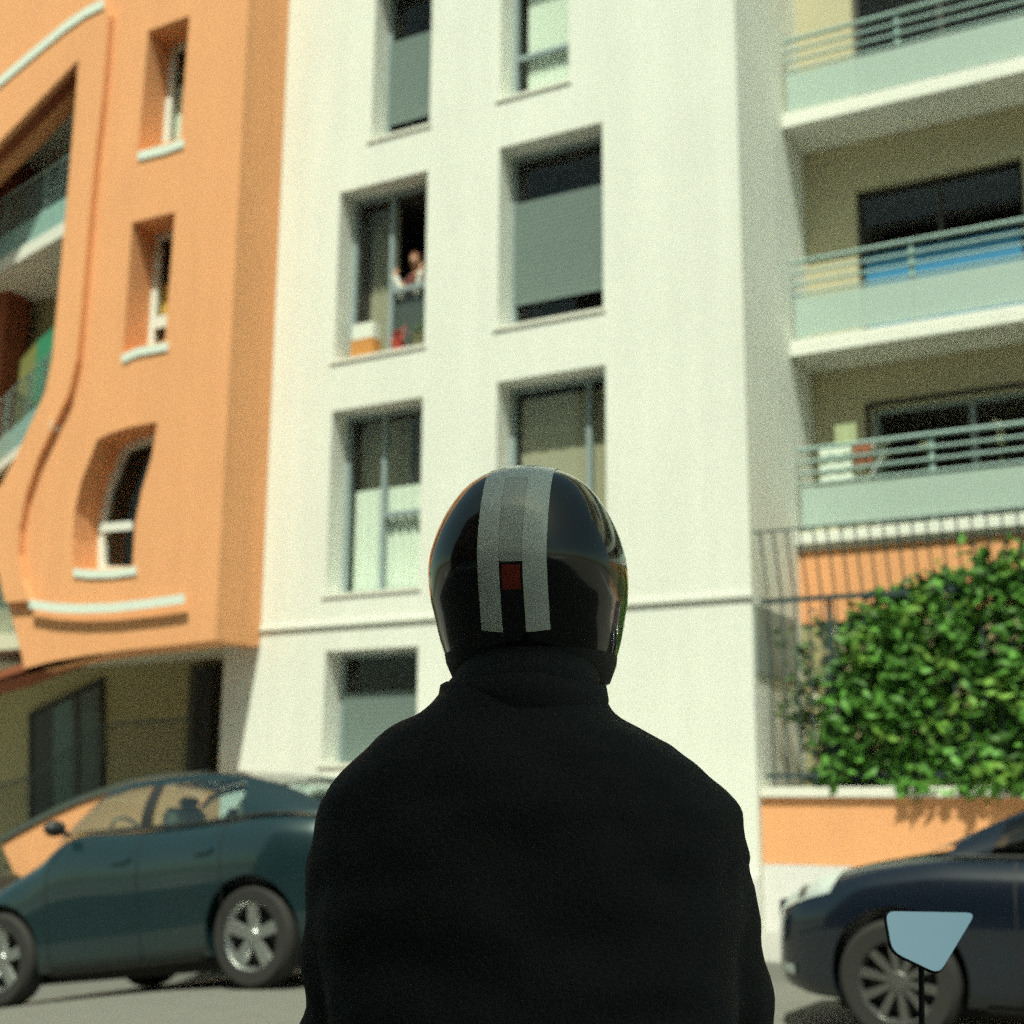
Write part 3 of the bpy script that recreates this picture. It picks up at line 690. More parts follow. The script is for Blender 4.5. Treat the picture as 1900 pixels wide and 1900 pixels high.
# ---- helmet
hprof = [(858, 0), (860, 22), (864, 42), (872, 68), (885, 95), (905, 121), (930, 141), (960, 159), (1000, 176), (1040, 186), (1070, 188), (1105, 186), (1140, 179), (1175, 172), (1205, 163), (1235, 152), (1250, 145)]
S = HD/FPX
HP = [((1055-y)*S*1.03, hw*S) for y, hw in hprof][::-1]      # (z relative to centre, half width)
def hw_(z): return max(1e-4, sinterp(HP, z))
def hyc(z): return .018+.035*max(0, -z)/.13
def hsurf_F(p):
    a = hw_(p.z); b_ = a*1.16; n_ = 2.25
    return (abs(p.x/a)**n_+abs((p.y-hyc(p.z))/b_)**n_)-1
hel = bpy.data.objects.new('helmet', None)
M_HEL = mat('gloss_black_shell', (.010, .009, .009), .14, coat=.55, spec=.4)
zs = [HP[0][0]+(HP[-1][0]-HP[0][0])*(1-cos(pi/2*min(1, i/40)))**.0 for i in range(2)]
zlist = [HP[0][0]+.004*0]+[sinterp([(0, HP[0][0]), (.6, 0.02), (1, HP[-1][0])], t/44) for t in range(1, 40)]
top_z = HP[-1][0]
zlist = [HP[0][0]+(top_z-HP[0][0])*sin(pi/2*t/46) for t in range(0, 46)]
n = 64; V, F = [], []
for z in zlist:
    a = hw_(z)
    for k in range(n):
        c, s = cos(2*pi*k/n), sin(2*pi*k/n); e_ = 2/2.25
        V.append((a*math.copysign(abs(c)**e_, c), hyc(z)+a*1.16*math.copysign(abs(s)**e_, s), z))
V.append((0, hyc(top_z), top_z)); ti = len(V)-1
for i in range(len(zlist)-1):
    for k in range(n): F.append((i*n+k, i*n+(k+1) % n, i*n+n+(k+1) % n, i*n+n+k))
for k in range(n): F.append(((len(zlist)-1)*n+k, (len(zlist)-1)*n+(k+1) % n, ti))
nb = len(V)                                            # inner lip
for k in range(n): V.append((V[k][0]*.88, hyc(HP[0][0])+(V[k][1]-hyc(HP[0][0]))*.88, V[k][2]+.012))
for k in range(n): F.append((k, (k+1) % n, nb+(k+1) % n, nb+k))
hel = mesh('helmet', V, F, M_HEL, rid, smooth=True)
hel.location = (0, .03, hz); hel.rotation_euler = (0, 0, radians(-9))
def hpatch(name, x0, x1, f0, f1, off, m, nx=8, nf=40, th=.0):
    """patch on the shell between lateral positions x0..x1 and meridian angles f0..f1 (0 = level behind, 90 = crown)"""
    V, F = [], []
    for i in range(nf+1):
        ph = radians(f0+(f1-f0)*i/nf)
        for j in range(nx+1):
            x = x0+(x1-x0)*j/nx
            lo, hi = 0.0, .25
            for _ in range(34):
                r_ = (lo+hi)/2; p = Vector((x, hyc(0)-r_*cos(ph), r_*sin(ph)))
                inside = HP[0][0] < p.z < top_z and hsurf_F(p) < 0
                lo, hi = (r_, hi) if inside else (lo, r_)
            r_ = lo+off; V.append((x, hyc(0)-r_*cos(ph), r_*sin(ph)))
    for i in range(nf):
        for j in range(nx): a = i*(nx+1)+j; F.append((a, a+1, a+nx+2, a+nx+1))
    return mesh(name, V, F, m, hel, smooth=True)
M_STR = mat('white_stripe', (.86, .90, .82), .3, var=.06, scale=40, coat=.4); M_STR2 = mat('grey_stripe', (.66, .69, .62), .3, coat=.4)
hpatch('stripe', -.0430, -.0155, -40, 118, .0010, M_STR); hpatch('stripe', .0135, .0430, -40, 118, .0010, M_STR)
hpatch('stripe', -.0156, .0136, 46, 118, .0011, M_STR, nx=4); hpatch('stripe', -.0152, .0132, -4.5, 46.1, .0009, M_STR2, nx=4)
hpatch('red_badge', -.0125, .0105, -18, -6.0, .0012, mat('red_badge', (.30, .035, .02), .4), nx=4, nf=6)
V, F = [], []                                          # matte edge trim added to cover bright reflections low on the shell
for i, (dz, off) in enumerate(((-.004, -.006), (-.002, .002), (.020, .0025), (.030, .0005))):
    z = HP[0][0]+dz; a = hw_(max(z, HP[0][0]))
    for k in range(64):
        c, s_ = cos(2*pi*k/64), sin(2*pi*k/64); e_ = 2/2.25
        V.append(((a+off)*math.copysign(abs(c)**e_, c), hyc(z)+(a*1.16+off)*math.copysign(abs(s_)**e_, s_), z))
for i in range(3):
    for k in range(64): F.append((i*64+k, i*64+(k+1) % 64, i*64+64+(k+1) % 64, i*64+64+k))
mesh('glare_trim', V, F, M_BLACK, hel, smooth=True)
# visor in front and the two side snaps
V, F = [], []
for i in range(13):
    z = -.085+.13*i/12; a = hw_(z)
    for k in range(25):
        t = radians(38+104*k/24); V.append(((a+.003)*cos(t), hyc(z)+(a*1.16+.004)*sin(t), z))
for i in range(12):
    for k in range(24): F.append((i*25+k, i*25+k+1, i*25+26+k, i*25+25+k))
mesh('visor', V, F, mat('smoked_visor', (.008, .009, .01), .05, coat=1), hel, smooth=True)
for s in (-1, 1):
    o = lathe('visor_pivot', [(.001, .010), (.014, .009), (.017, .004), (.018, -.004)], M_BLACK, hel, n=20, axis='z'); o.location = (s*(hw_(-.055)-.014), .075, -.055); o.rotation_euler = (0, s*pi/2, 0)
o = box('strap_clip', .100, .114, .0, .02, -.100, -.088, M_BLACK, hel, bevel=.003)

# ------------------------------------------------------------------ motorcycle under the rider
mo = thing('motorcycle', (hc.x, hc.y, 0), 'dark motorcycle under the rider, only one wing mirror showing past the arm', 'motorcycle', world_children=False, rotz=YAW)
M_BIKE = mat('bike_paint', (.012, .014, .018), .25, coat=.8); M_CHROME = mat('chrome', (.55, .56, .57), .2, metal=1.0); M_RUB = mat('rubber', (.016, .016, .016), .85, bump=.2)
BM = Matrix((rgt, fwd, Vector((0, 0, 1)))).transposed()
def bk(x, y, z): return BM @ Vector((x, y, z))
def bike_wheel(c, r_, axis_r):
    t = lathe('wheel', [(r_-.10, -.045), (r_-.03, -.062), (r_-.006, -.035), (r_, 0), (r_-.006, .035), (r_-.03, .062), (r_-.10, .045)], M_RUB, mo, n=48, closed=True)
    rm = lathe('rim', [(r_-.10, -.040), (r_-.115, -.03), (r_-.115, .03), (r_-.10, .040)], M_CHROME, t, n=48, closed=True)
    lathe('hub', [(.02, -.06), (.05, -.05), (.05, .05), (.02, .06)], M_BIKE, t, n=20, closed=True)
    for k in range(5):
        a = 2*pi*k/5; tube('spoke', [(.04*cos(a), 0, .04*sin(a)), ((r_-.11)*cos(a), 0, (r_-.11)*sin(a))], .016, M_BIKE, t, n=6)
    ang = math.atan2(axis_r.y, axis_r.x); t.location = c; t.rotation_euler = (0, 0, ang-pi/2); return t
bike_wheel(bk(0, -.28, .31), .31, rgt); bike_wheel(bk(0, 1.12, .31), .31, br)
bm = bmesh.new(); capsule(bm, bk(0, .22, .88), .12, bk(0, .50, .92), .13); capsule(bm, bk(0, .62, .84), .09, bk(0, .78, .80), .10); remesh('tank', bm, .014, M_BIKE, mo)
bm = bmesh.new(); capsule(bm, bk(0, -.50, .70), .075, bk(0, .15, .68), .095); capsule(bm, bk(-.06, -.30, .69), .07, bk(.06, -.30, .69), .07); remesh('seat', bm, .014, M_RUB, mo)
bm = bmesh.new(); capsule(bm, bk(-.12, .42, .50), .13, bk(.12, .42, .50), .13); capsule(bm, bk(0, .60, .45), .12, bk(0, .50, .62), .10); remesh('engine', bm, .016, mat('engine_metal', (.06, .06, .06), .4, metal=.7), mo)
tube('frame', [bk(0, .72, .86), bk(.0, .62, .60), bk(0, .25, .40), bk(0, -.10, .42), bk(0, -.28, .31)], .026, M_BIKE, mo); tube('tail_frame', [bk(0, -.05, .58), bk(0, -.35, .64), bk(0, -.72, .72)], .022, M_BIKE, mo)
tube('exhaust', [bk(.10, .50, .35), bk(.14, .20, .27), bk(.16, -.15, .32), bk(.17, -.50, .42)], [.022, .025, .05, .055], M_CHROME, mo, n=14)
for s in (-1, 1): tube('fork', [bk(0, 1.12, .31)+br*s*.09, steer+br*s*.09+Vector((0, 0, -.02))], .022, M_CHROME, mo)
box('headlight', -.09, .09, -.05, .06, -.07, .07, M_BIKE, mo, bevel=.03).matrix_local = Matrix.Translation(steer+bf*.16-Vector((0, 0, .08))) @ Matrix.Rotation(math.atan2(br.y, br.x), 4, 'Z')
hb = tube('handlebar', [gripL-br*.08, gripL, gripL+br*.09, steer-br*.08, steer+br*.08, gripR-br*.09, gripR, gripR+br*.055], .012, M_CHROME, mo)
for s, gp in ((1, gripR), (-1, gripL)): tube('grip', [gp-br*.06, gp+br*.05], .017, M_RUB, hb, n=10)
mir_m = mat('mirror_glass', (.62, .76, .84), .02, metal=1.0)
def mirror(base, center, nrm, outline, side):
    st = tube('mirror', [base, base+(center-base)*.6+Vector((0, 0, -.20)), center+Vector((0, 0, -.24))-nrm*.05, center+Vector((0, 0, -.16))-nrm*.05, center-nrm*.03], .0048, M_RUB, mo)
    xr = Vector((0, 0, 1)).cross(nrm).normalized(); yu = nrm.cross(xr)
    def to3(p, o): return center+xr*p[0]+yu*p[1]+nrm*o
    big = [(x*1.045, y*1.05) for x, y in outline]; N = len(outline)
    V = [to3(p, -.004) for p in big]+[to3((x*.75, y*.7), -.035) for x, y in outline]+[to3((x*1.0, y*1.0), .0005) for x, y in outline]
    F = [(i, (i+1) % N, (i+1) % N+N, i+N) for i in range(N)]+[(i, (i+1) % N, (i+1) % N+2*N, i+2*N) for i in range(N)]+[tuple(range(N, 2*N))]
    mesh('housing', V, F, M_RUB, st); mesh('mirror_glass', [to3(p, .0012) for p in outline], [tuple(range(N))], mir_m, st)
def rounded(poly, rr=.2, k=5):
    out = []; n_ = len(poly)
    for i in range(n_):
        a, b, c = Vector(poly[i-1]), Vector(poly[i]), Vector(poly[(i+1) % n_])
        p0 = b+(a-b).normalized()*rr; p1 = b+(c-b).normalized()*rr
        for j in range(k): t = j/(k-1); out.append(tuple(p0*(1-t)**2+b*2*t*(1-t)+p1*t*t))
    return out
mcen = RI @ atD(1722, 1742, 2.18)
vdir = (mcen-RI @ CAM).normalized()
want = RI.to_3x3() @ Vector((sin(radians(66))*cos(radians(36)), -cos(radians(66))*cos(radians(36)), sin(radians(36))))
mn = (want-vdir).normalized()                          # tilted so that the glass mirrors open sky down the street
xr = Vector((0, 0, 1)).cross(mn).normalized(); yu = mn.cross(xr)
def on_plane(x, y):
    v = RI.to_3x3() @ ray(x, y); o = RI @ CAM; t = (mcen-o).dot(mn)/v.dot(mn); q = o+v*t-mcen; return (q.dot(xr), q.dot(yu))
outl = rounded(ccw([on_plane(1642, 1691), on_plane(1810, 1694), on_plane(1742, 1808), on_plane(1655, 1766)]), .016)
mirror(gripR-br*.05+Vector((0, 0, .01)), mcen, mn, outl, 1)
lc = steer-br*.47+bf*.02+Vector((0, 0, .10)); lb_ = (Vector((0, 0, 0))-bf)*cos(.2)+Vector((0, 0, sin(.2)))
mirror(gripL+br*.05, lc, lb_.normalized(), rounded(ccw([(-.07, .045), (.07, .045), (.055, -.045), (-.02, -.05)]), .016), -1)

# ------------------------------------------------------------------ parked cars
def catmull(P, n):
    out = []
    Q = [P[0]]+P+[P[-1]]
    for i in range(1, len(Q)-2):
        p0, p1, p2, p3 = (Vector(Q[j]) for j in (i-1, i, i+1, i+2))
        for k in range(n):
            t = k/n; out.append(.5*((2*p1)+(p2-p0)*t+(2*p0-5*p1+4*p2-p3)*t*t+(3*p1-p0-3*p2+p3)*t**3))
    out.append(Vector(P[-1])); return out
M_SEAT = mat('seat_fabric', (.16, .15, .12), .9); M_TYRE = mat('tyre_rubber', (.022, .022, .020), .85, var=.2, scale=20); M_ALLOY = mat('alloy', (.42, .43, .42), .38, metal=.85, var=.1)
M_DALLOY = mat('dark_alloy', (.20, .20, .19), .4, metal=.8); M_LAMP = mat('lamp_lens', (.42, .47, .45), .15, coat=.8, var=.5, scale=9); M_RED = mat('tail_lens', (.35, .02, .02), .2, coat=.8)
M_TRIMC = mat('car_trim', (.02, .02, .02), .5)
def car(name, label, cat, paint, prm, loc, heading, pitch, rim_m, spokes, group):
    root = thing(name, loc, label, cat, group, world_children=False); root.rotation_euler = (0, pitch, heading)
    zt_, zb_, hw__ = prm['top'], prm['bot'], prm['hw']; x0, x1 = zt_[0][0], zt_[-1][0]
    def sec(x):
        T, B, H = sinterp(zt_, x), sinterp(zb_, x), sinterp(hw__, x); h = T-B
        P = [(0, B), (H*.80, B), (H*.94, B+h*.07), (H*.972, B+h*.20), (H*.985, B+h*.38), (H*.998, B+h*.58), (H*.985, B+h*.76), (H*.93, B+h*.90), (H*.80, T-.004*h), (H*.45, T+.02), (0, T+.028)]
        return catmull(P, 4)
    N = 72; V, F = [], []; L = None
    xs = [x0+(x1-x0)*(.5-.5*cos(pi*i/(N-1))) for i in range(N)]
    for x in xs:
        s = sec(x); full = [(x, p[0], p[1]) for p in s]+[(x, -p[0], p[1]) for p in s[-2:0:-1]]
        L = len(full); V += full
    for i in range(N-1):
        for k in range(L): F.append((i*L+k, i*L+(k+1) % L, i*L+L+(k+1) % L, i*L+L+k))
    F += [tuple(range(L)), tuple(range((N-1)*L, N*L))]
    tmp = mesh('tmp', V, F, paint)
    for wx in (0, prm['wb']):
        for s in (-1, 1):
            bm = bmesh.new(); bmesh.ops.create_cone(bm, cap_ends=True, segments=40, radius1=prm['r']+.045, radius2=prm['r']+.045, depth=.62)
            bmesh.ops.rotate(bm, verts=bm.verts, matrix=Matrix.Rotation(pi/2, 3, 'X')); bmesh.ops.translate(bm, verts=bm.verts, vec=(wx, s*(prm['w']/2+.05), prm['r']+.02))
            c = from_bm('cut', bm, M_BLACK); md = tmp.modifiers.new('b', 'BOOLEAN'); md.object = c; md.operation = 'DIFFERENCE'; md.solver = 'EXACT'
            dg = bpy.context.evaluated_depsgraph_get(); me = bpy.data.meshes.new_from_object(tmp.evaluated_get(dg)); tmp.modifiers.clear(); tmp.data = me; bpy.data.objects.remove(c)
    me = tmp.data; me.name = 'body'; me.materials.clear(); me.materials.append(paint); bpy.data.objects.remove(tmp)
    body = link(bpy.data.objects.new('body', me), root); smooth_angle(body, 32)
    def patch(nm, xa, xb, ta, tb, off, m, nx=10, nt=8, parent=root, side=1, shear=0.0):
        V, F = [], []
        for i in range(nx+1):
            for j in range(nt+1):
                tt = ta+(tb-ta)*j/nt; x = xa+(xb-xa)*i/nx + shear*(j/nt)
                s = sec(x); f = tt*(len(s)-1); k = min(int(f), len(s)-2); p = s[k]*(1-(f-k))+s[k+1]*(f-k)
                s2 = sec(x+.01); p2 = s2[k]*(1-(f-k))+s2[k+1]*(f-k)
                du = Vector((.01, p2[0]-p[0], p2[1]-p[1])); q = s[k+1]-s[k]; dv = Vector((0, q[0], q[1]))
                nn = dv.cross(du); nn = nn.normalized() if nn.length > 1e-9 else Vector((0, 1, 0)); nn = nn if nn.y > -1e-4 else -nn
                P_ = Vector((x, p[0], p[1]))+nn*off; V.append((P_.x, P_.y*side, P_.z))
        for i in range(nx):
            for j in range(nt): a = i*(nt+1)+j; F.append((a, a+1, a+nt+2, a+nt+1))
        return mesh(nm, V, F, m, parent, smooth=True)
    CG = prm.get('glassm', M_CARGLASS)
    # greenhouse shell
    zr, wr = prm['roof'], prm['wr']; ga, gb = zr[0][0], zr[-1][0]
    def shell(x, s):                   # s in 0..1 side (belt to roof edge)
        T, R, Wb = sinterp(zt_, x)+.0, sinterp(zr, x), sinterp(hw__, x)*.86; Wr = min(sinterp(wr, x), Wb)
        R = max(R, T+.01); return Vector((x, Wb+(Wr-Wb)*s+.035*sin(pi*s)*min(1, (R-T)/.3), T+(R-T)*s))
    def roofp(x, c):                   # c in -1..1 across
        e_ = shell(x, 1); return Vector((x, e_.y*c, e_.z+.035*(1-c*c)))
    def sidep(nm, xa, xb, sa, sb, off, m, side, parent, lean=0.0, nx=16):
        V, F = [], []
        for i in range(nx+1):
            for j in range(9):
                s = sa+(sb-sa)*j/8; x = xa+(xb-xa)*i/nx+lean*(s-sa); q = shell(min(max(x, ga), gb), s); V.append((q.x, (q.y+off)*side, q.z))
        for i in range(nx):
            for j in range(8): a = i*9+j; F.append((a, a+1, a+10, a+9))
        return mesh(nm, V, F, m, parent, smooth=True)
    def topp(nm, xa, xb, ca, cb, off, m, parent, nx=14, nc=12):
        V, F = [], []
        for i in range(nx+1):
            for j in range(nc+1): q = roofp(xa+(xb-xa)*i/nx, ca+(cb-ca)*j/nc); V.append((q.x, q.y, q.z+off))
        for i in range(nx):
            for j in range(nc): a = i*(nc+1)+j; F.append((a, a+1, a+nc+2, a+nc+1))
        return mesh(nm, V, F, m, parent, smooth=True)
    rf, rr_ = prm['roof_x']
    roof = topp('roof', rr_, rf, -1, 1, .004, paint, root)
    topp('windscreen', rf, gb, -.95, .95, 0, CG, root); topp('rear_window', ga, rr_, -.93, .93, 0, CG, root)
    for s in (-1, 1):
        sidep('roof_rail', ga, gb, .86, 1.0, .004, paint, s, root, nx=30)
        for (xa, xb) in prm['glass']: sidep('side_window', xa, xb, .03, .9, -.002, CG, s, root)
        for (xa, xb, ln, mt) in prm['pillars']: sidep('pillar', xa, xb, 0, .97, .003, paint if mt else M_TRIMC, s, root, lean=ln, nx=6)
        sidep('belt_trim', ga+.05, gb-.12, -.015, .04, .008, M_TRIMC, s, root, nx=30)
    # cabin: deck and seats
    V = [(ga+.15, -.62, 0), (gb-.25, -.62, 0), (gb-.25, .62, 0), (ga+.15, .62, 0)]
    V = [(x, y, sinterp(zt_, x)+.034) for x, y, _ in V]; mesh('cabin_floor', V, [(0, 1, 2, 3)], M_SEAT, root)
    for sx in prm['seats']:
        for s in (-1, 1):
            b0 = sinterp(zt_, sx); box('seat', sx-.06, sx+.06, s*.36-.22, s*.36+.22, b0, b0+.16, M_SEAT, root, bevel=.04); box('headrest', sx-.09, sx-.02, s*.36-.12, s*.36+.12, b0+.15, b0+.235, M_SEAT, root, bevel=.03)
    tube('steering_wheel', [(prm['seats'][-1]+.62+.04*sin(t), .36+.17*cos(t), sinterp(zt_, prm['seats'][-1]+.6)-.03+.15*sin(t)) for t in [2*pi*k/20 for k in range(21)]], .014, M_SEAT, root, n=6)
    # wheels
    R_ = prm['r']
    def wheel(x, s):
        ty = lathe('wheel', [(R_*.66, -.10), (R_*.90, -.105), (R_*.985, -.075), (R_, -.03), (R_, .03), (R_*.985, .075), (R_*.90, .105), (R_*.66, .10)], M_TYRE, root, n=48, closed=True)
        lathe('rim', [(R_*.62, -.09), (R_*.69, .088), (R_*.655, .098), (R_*.62, .08), (R_*.58, -.09)], rim_m, ty, n=48, closed=True)
        lathe('brake_disc', [(.02, .0), (R_*.52, .0), (R_*.52, .012), (.02, .012)], M_TRIMC, ty, n=32, closed=True)
        lathe('inner_barrel', [(.01, -.02), (R_*.61, -.02)], M_BLACK, ty, n=32)
        lathe('hub_cap', [(.001, .088), (.045, .086), (.06, .07), (.06, .03)], rim_m, ty, n=20)
        for k in range(spokes):
            a = 2*pi*(k+.3)/spokes; ca, sa = cos(a), sin(a)
            for dv in ((-.0, .0),) if spokes < 9 else ((0, 0),):
                w0, w1 = (.034, .044) if spokes < 9 else (.016, .022); r0, r1 = .04, R_*.655
                V = []
                for rr, ww, yy in ((r0, w0, .078), (r1, w1, .086)):
                    for sg in (-1, 1):
                        for yo in (0, -.03): V.append((ca*rr-sa*ww*sg*(1 if yo == 0 else 1.25), yy+yo, sa*rr+ca*ww*sg*(1 if yo == 0 else 1.25)))
                mesh('spoke', V, [(0, 2, 6, 4), (1, 3, 7, 5), (0, 1, 5, 4), (2, 3, 7, 6), (0, 1, 3, 2), (4, 5, 7, 6)], rim_m, ty)
        ty.location = (x, s*(prm['w']/2-.11), R_)
        if s < 0: ty.rotation_euler = (0, 0, pi)
        return ty
    for wx in (0, prm['wb']):
        for s in (1, -1): wheel(wx, s)
    # lamps, seams, handles, mirrors
    hx0, hx1, ta, tb = prm['head']
    for s in (1, -1):
        hl = patch('headlight', hx0, hx1, ta, tb, .006, M_LAMP, side=s, shear=prm.get('hshear', -.06)); patch('lamp_reflector', hx0+(hx1-hx0)*.45, hx0+(hx1-hx0)*.6, ta+.02, tb-.02, .008, M_DALLOY, parent=hl, side=s, nx=4)
        a_, b_, ta2, tb2 = prm['tail']; patch('tail_light', a_, b_, ta2, tb2, .006, M_RED, side=s)
        for xd in prm['doors']: patch('door_seam', xd-.004, xd+.004, .16, .76, .003, M_BLACK, nx=1, nt=24, side=s)
        patch('sill_seam', prm['doors'][0], prm['doors'][-1], .20, .207, .003, M_BLACK, nx=30, nt=1, side=s)
        for xd in prm['doors'][:-1]: patch('door_handle', xd+.08, xd+.26, .60, .625, .022, paint, nx=5, nt=3, side=s)
        patch('side_skirt', R_+.12, prm['wb']-R_-.12, .10, .17, .012, M_TRIMC, nx=20, nt=4, side=s)
        patch('fog_lamp', prm['wb']+R_+.28, prm['wb']+R_+.36, .28, .34, .012, M_LAMP, nx=3, nt=3, side=s)
        mx = prm['mirror']; b0 = shell(mx, .12)
        bm = bmesh.new(); ellipsoid(bm, (mx+.0, s*(b0.y+.14), b0.z+.06), (.07, .10, .065)); capsule(bm, (mx, s*(b0.y-.01), b0.z+.01), .02, (mx, s*(b0.y+.08), b0.z+.03), .02); remesh('wing_mirror', bm, .012, prm.get('mirm', paint), root, smooth_it=2)
    box('shade_underbody', -.45, prm['wb']+.4, -.62, .62, .135, .30, M_BLACK, root)  # black chassis box, added for the dark shade under the car
    box('number_plate', x1-.015, x1+.012, -.26, .26, .42, .53, mat('plate_white', (.7, .7, .66), .5), root)
    box('grille', x1-.05, x1+.004, -.40, .40, .56, .70, M_BLACK, root, bevel=.01)
    return root
paintA = mat('teal_paint', (.010, .032, .039), .32, metal=.35, coat=1.0); paintB = mat('navy_paint', (.005, .010, .021), .25, metal=.2, coat=1.0)
pA = dict(wb=2.54, w=1.80, r=.36,
  top=[(-.80, .92), (-.74, 1.02), (-.5, 1.16), (0, 1.205), (.5, 1.20), (1.2, 1.22), (1.75, 1.255), (1.95, 1.22), (2.2, 1.08), (2.6, .93), (3.0, .77), (3.2, .65), (3.30, .54)],
  bot=[(-.80, .50), (-.72, .36), (-.5, .27), (0, .24), (1.2, .21), (2.54, .20), (3.0, .22), (3.22, .28), (3.30, .38)],
  hw=[(-.80, .62), (-.74, .72), (-.6, .82), (-.2, .925), (.2, .935), (1.0, .88), (2.2, .895), (2.6, .91), (2.95, .84), (3.18, .70), (3.30, .50)],
  roof=[(-.68, 1.14), (-.45, 1.27), (-.1, 1.42), (.3, 1.53), (.8, 1.595), (1.3, 1.605), (1.58, 1.565), (1.8, 1.44), (2.08, 1.20)], wr=[(-.68, .62), (0, .60), (.8, .60), (1.5, .58), (2.08, .70)],
  roof_x=(1.55, -.12), glass=[(1.13, 2.0), (.04, 1.04)], pillars=[(1.02, 1.15, -.05, 0), (-.68, .08, .10, 1), (1.97, 2.06, -.1, 1)], seats=(.3, 1.05), head=(2.86, 3.22, .60, .74), tail=(-.79, -.70, .60, .74), doors=(.22, 1.08, 2.02), mirror=1.90, mirm=M_TRIMC)
X_rw, Y_ca = -6.60, 8.02
pitchA = math.atan2(g(X_rw)-g(X_rw-2.54), 2.54)
car('car', 'dark teal car with five-spoke alloy wheels, nose down the slope', 'car', paintA, pA, (X_rw, Y_ca+.90, g(X_rw)+.002), pi, pitchA, M_ALLOY, 5, 'cars parked along the kerb')
pB = dict(glassm=glass('tinted_glass', (.10, .13, .15), base=.05), wb=2.75, w=1.82, r=.325,
  top=[(-1.0, .80), (-.95, .95), (-.7, 1.04), (0, 1.02), (.8, .98), (1.6, .96), (2.1, .985), (2.45, .985), (2.85, .935), (3.2, .845), (3.42, .74), (3.53, .62), (3.56, .54)],
  bot=[(-1.0, .45), (-.92, .30), (-.6, .22), (0, .20), (1.4, .19), (2.75, .19), (3.2, .20), (3.48, .26), (3.56, .36)],
  hw=[(-1.0, .65), (-.92, .78), (-.6, .86), (0, .905), (1.4, .90), (2.4, .905), (2.85, .90), (3.2, .84), (3.42, .72), (3.53, .52), (3.56, .38)],
  roof=[(-.75, 1.05), (-.3, 1.22), (.2, 1.37), (.8, 1.43), (1.3, 1.45), (1.6, 1.42), (2.1, 1.22), (2.62, .98)], wr=[(-.75, .62), (0, .58), (.8, .58), (1.6, .57), (2.62, .72)],
  roof_x=(1.58, -.05), glass=[(1.12, 2.28), (.10, 1.04)], pillars=[(1.03, 1.13, -.04, 0), (-.75, .10, .12, 1), (2.26, 2.50, -.1, 1)], seats=(-.05, .95), head=(3.12, 3.47, .66, .80), tail=(-.97, -.6, .62, .76), doors=(.12, 1.10, 2.12), mirror=1.88)
X_fw, Y_cb = -2.04, 7.80
car('car', 'dark navy car with many-spoked alloy wheels parked nose-on behind the motorcycle mirror', 'car', paintB, pB, (X_fw+2.75, Y_cb+.91, .003), pi, 0.0, M_DALLOY, 10, 'cars parked along the kerb')

# ------------------------------------------------------------------ things in and on the windows
gy = FY+.20
res = thing('person', (-9.03, GY+.225, 6.6), 'person with reddish hair leaning in the open window of the white building', 'person')
M_SKIN = mat('skin', (.50, .27, .17), .6); M_HAIR = mat('auburn_hair', (.20, .07, .03), .7, var=.2, scale=60); M_TOP = mat('dark_red_top', (.12, .03, .025), .9); M_SLEEVE = mat('white_sleeve', (.70, .70, .64), .9)
cx_, cy_ = -9.03, GY+.225
bm = bmesh.new()
ellipsoid(bm, (cx_, cy_-.04, 7.93), (.072, .088, .105)); capsule(bm, (cx_, cy_-.12, 7.925), .012, (cx_, cy_-.135, 7.905), .012); capsule(bm, (cx_, cy_-.02, 7.86), .045, (cx_, cy_, 7.76), .05)
loft(bm, [(7.0, cx_-.15, cx_+.15, cy_, .10), (7.3, cx_-.15, cx_+.15, cy_, .10), (7.55, cx_-.18, cx_+.18, cy_, .105), (7.70, cx_-.19, cx_+.19, cy_, .09), (7.78, cx_-.08, cx_+.08, cy_, .06)])
for s in (-1, 1):
    capsule(bm, (cx_+s*.18, cy_, 7.68), .05, (cx_+s*.12, cy_-.16, 7.47), .042); capsule(bm, (cx_+s*.12, cy_-.16, 7.47), .04, (cx_+s*.19, cy_-.20, 7.70), .03); capsule(bm, (cx_+s*.19, cy_-.20, 7.72), .032, (cx_+s*.185, cy_-.19, 7.79), .026)
remesh('body', bm, .012, M_SKIN, res, smooth_it=3)
bm = bmesh.new(); ellipsoid(bm, (cx_, cy_-.022, 7.968), (.090, .098, .102)); ellipsoid(bm, (cx_-.05, cy_+.02, 7.86), (.05, .06, .10)); ellipsoid(bm, (cx_+.05, cy_+.02, 7.86), (.05, .06, .10)); remesh('hair', bm, .014, M_HAIR, res, smooth_it=2)
bm = bmesh.new(); loft(bm, [(6.98, cx_-.165, cx_+.165, cy_, .115), (7.55, cx_-.195, cx_+.195, cy_, .12), (7.69, cx_-.20, cx_+.20, cy_, .105), (7.76, cx_-.10, cx_+.10, cy_, .075)]); remesh('top', bm, .014, M_TOP, res, smooth_it=2)
for s in (-1, 1):
    bm = bmesh.new(); capsule(bm, (cx_+s*.12, cy_-.16, 7.46), .052, (cx_+s*.185, cy_-.20, 7.68), .042); remesh('sleeve', bm, .012, M_SLEEVE, res, smooth_it=2)
    mesh_eye = box('eye', cx_+s*.028-.008, cx_+s*.028+.008, cy_-.124, cy_-.118, 7.935, 7.945, M_BLACK, res)
res.location.z -= .10
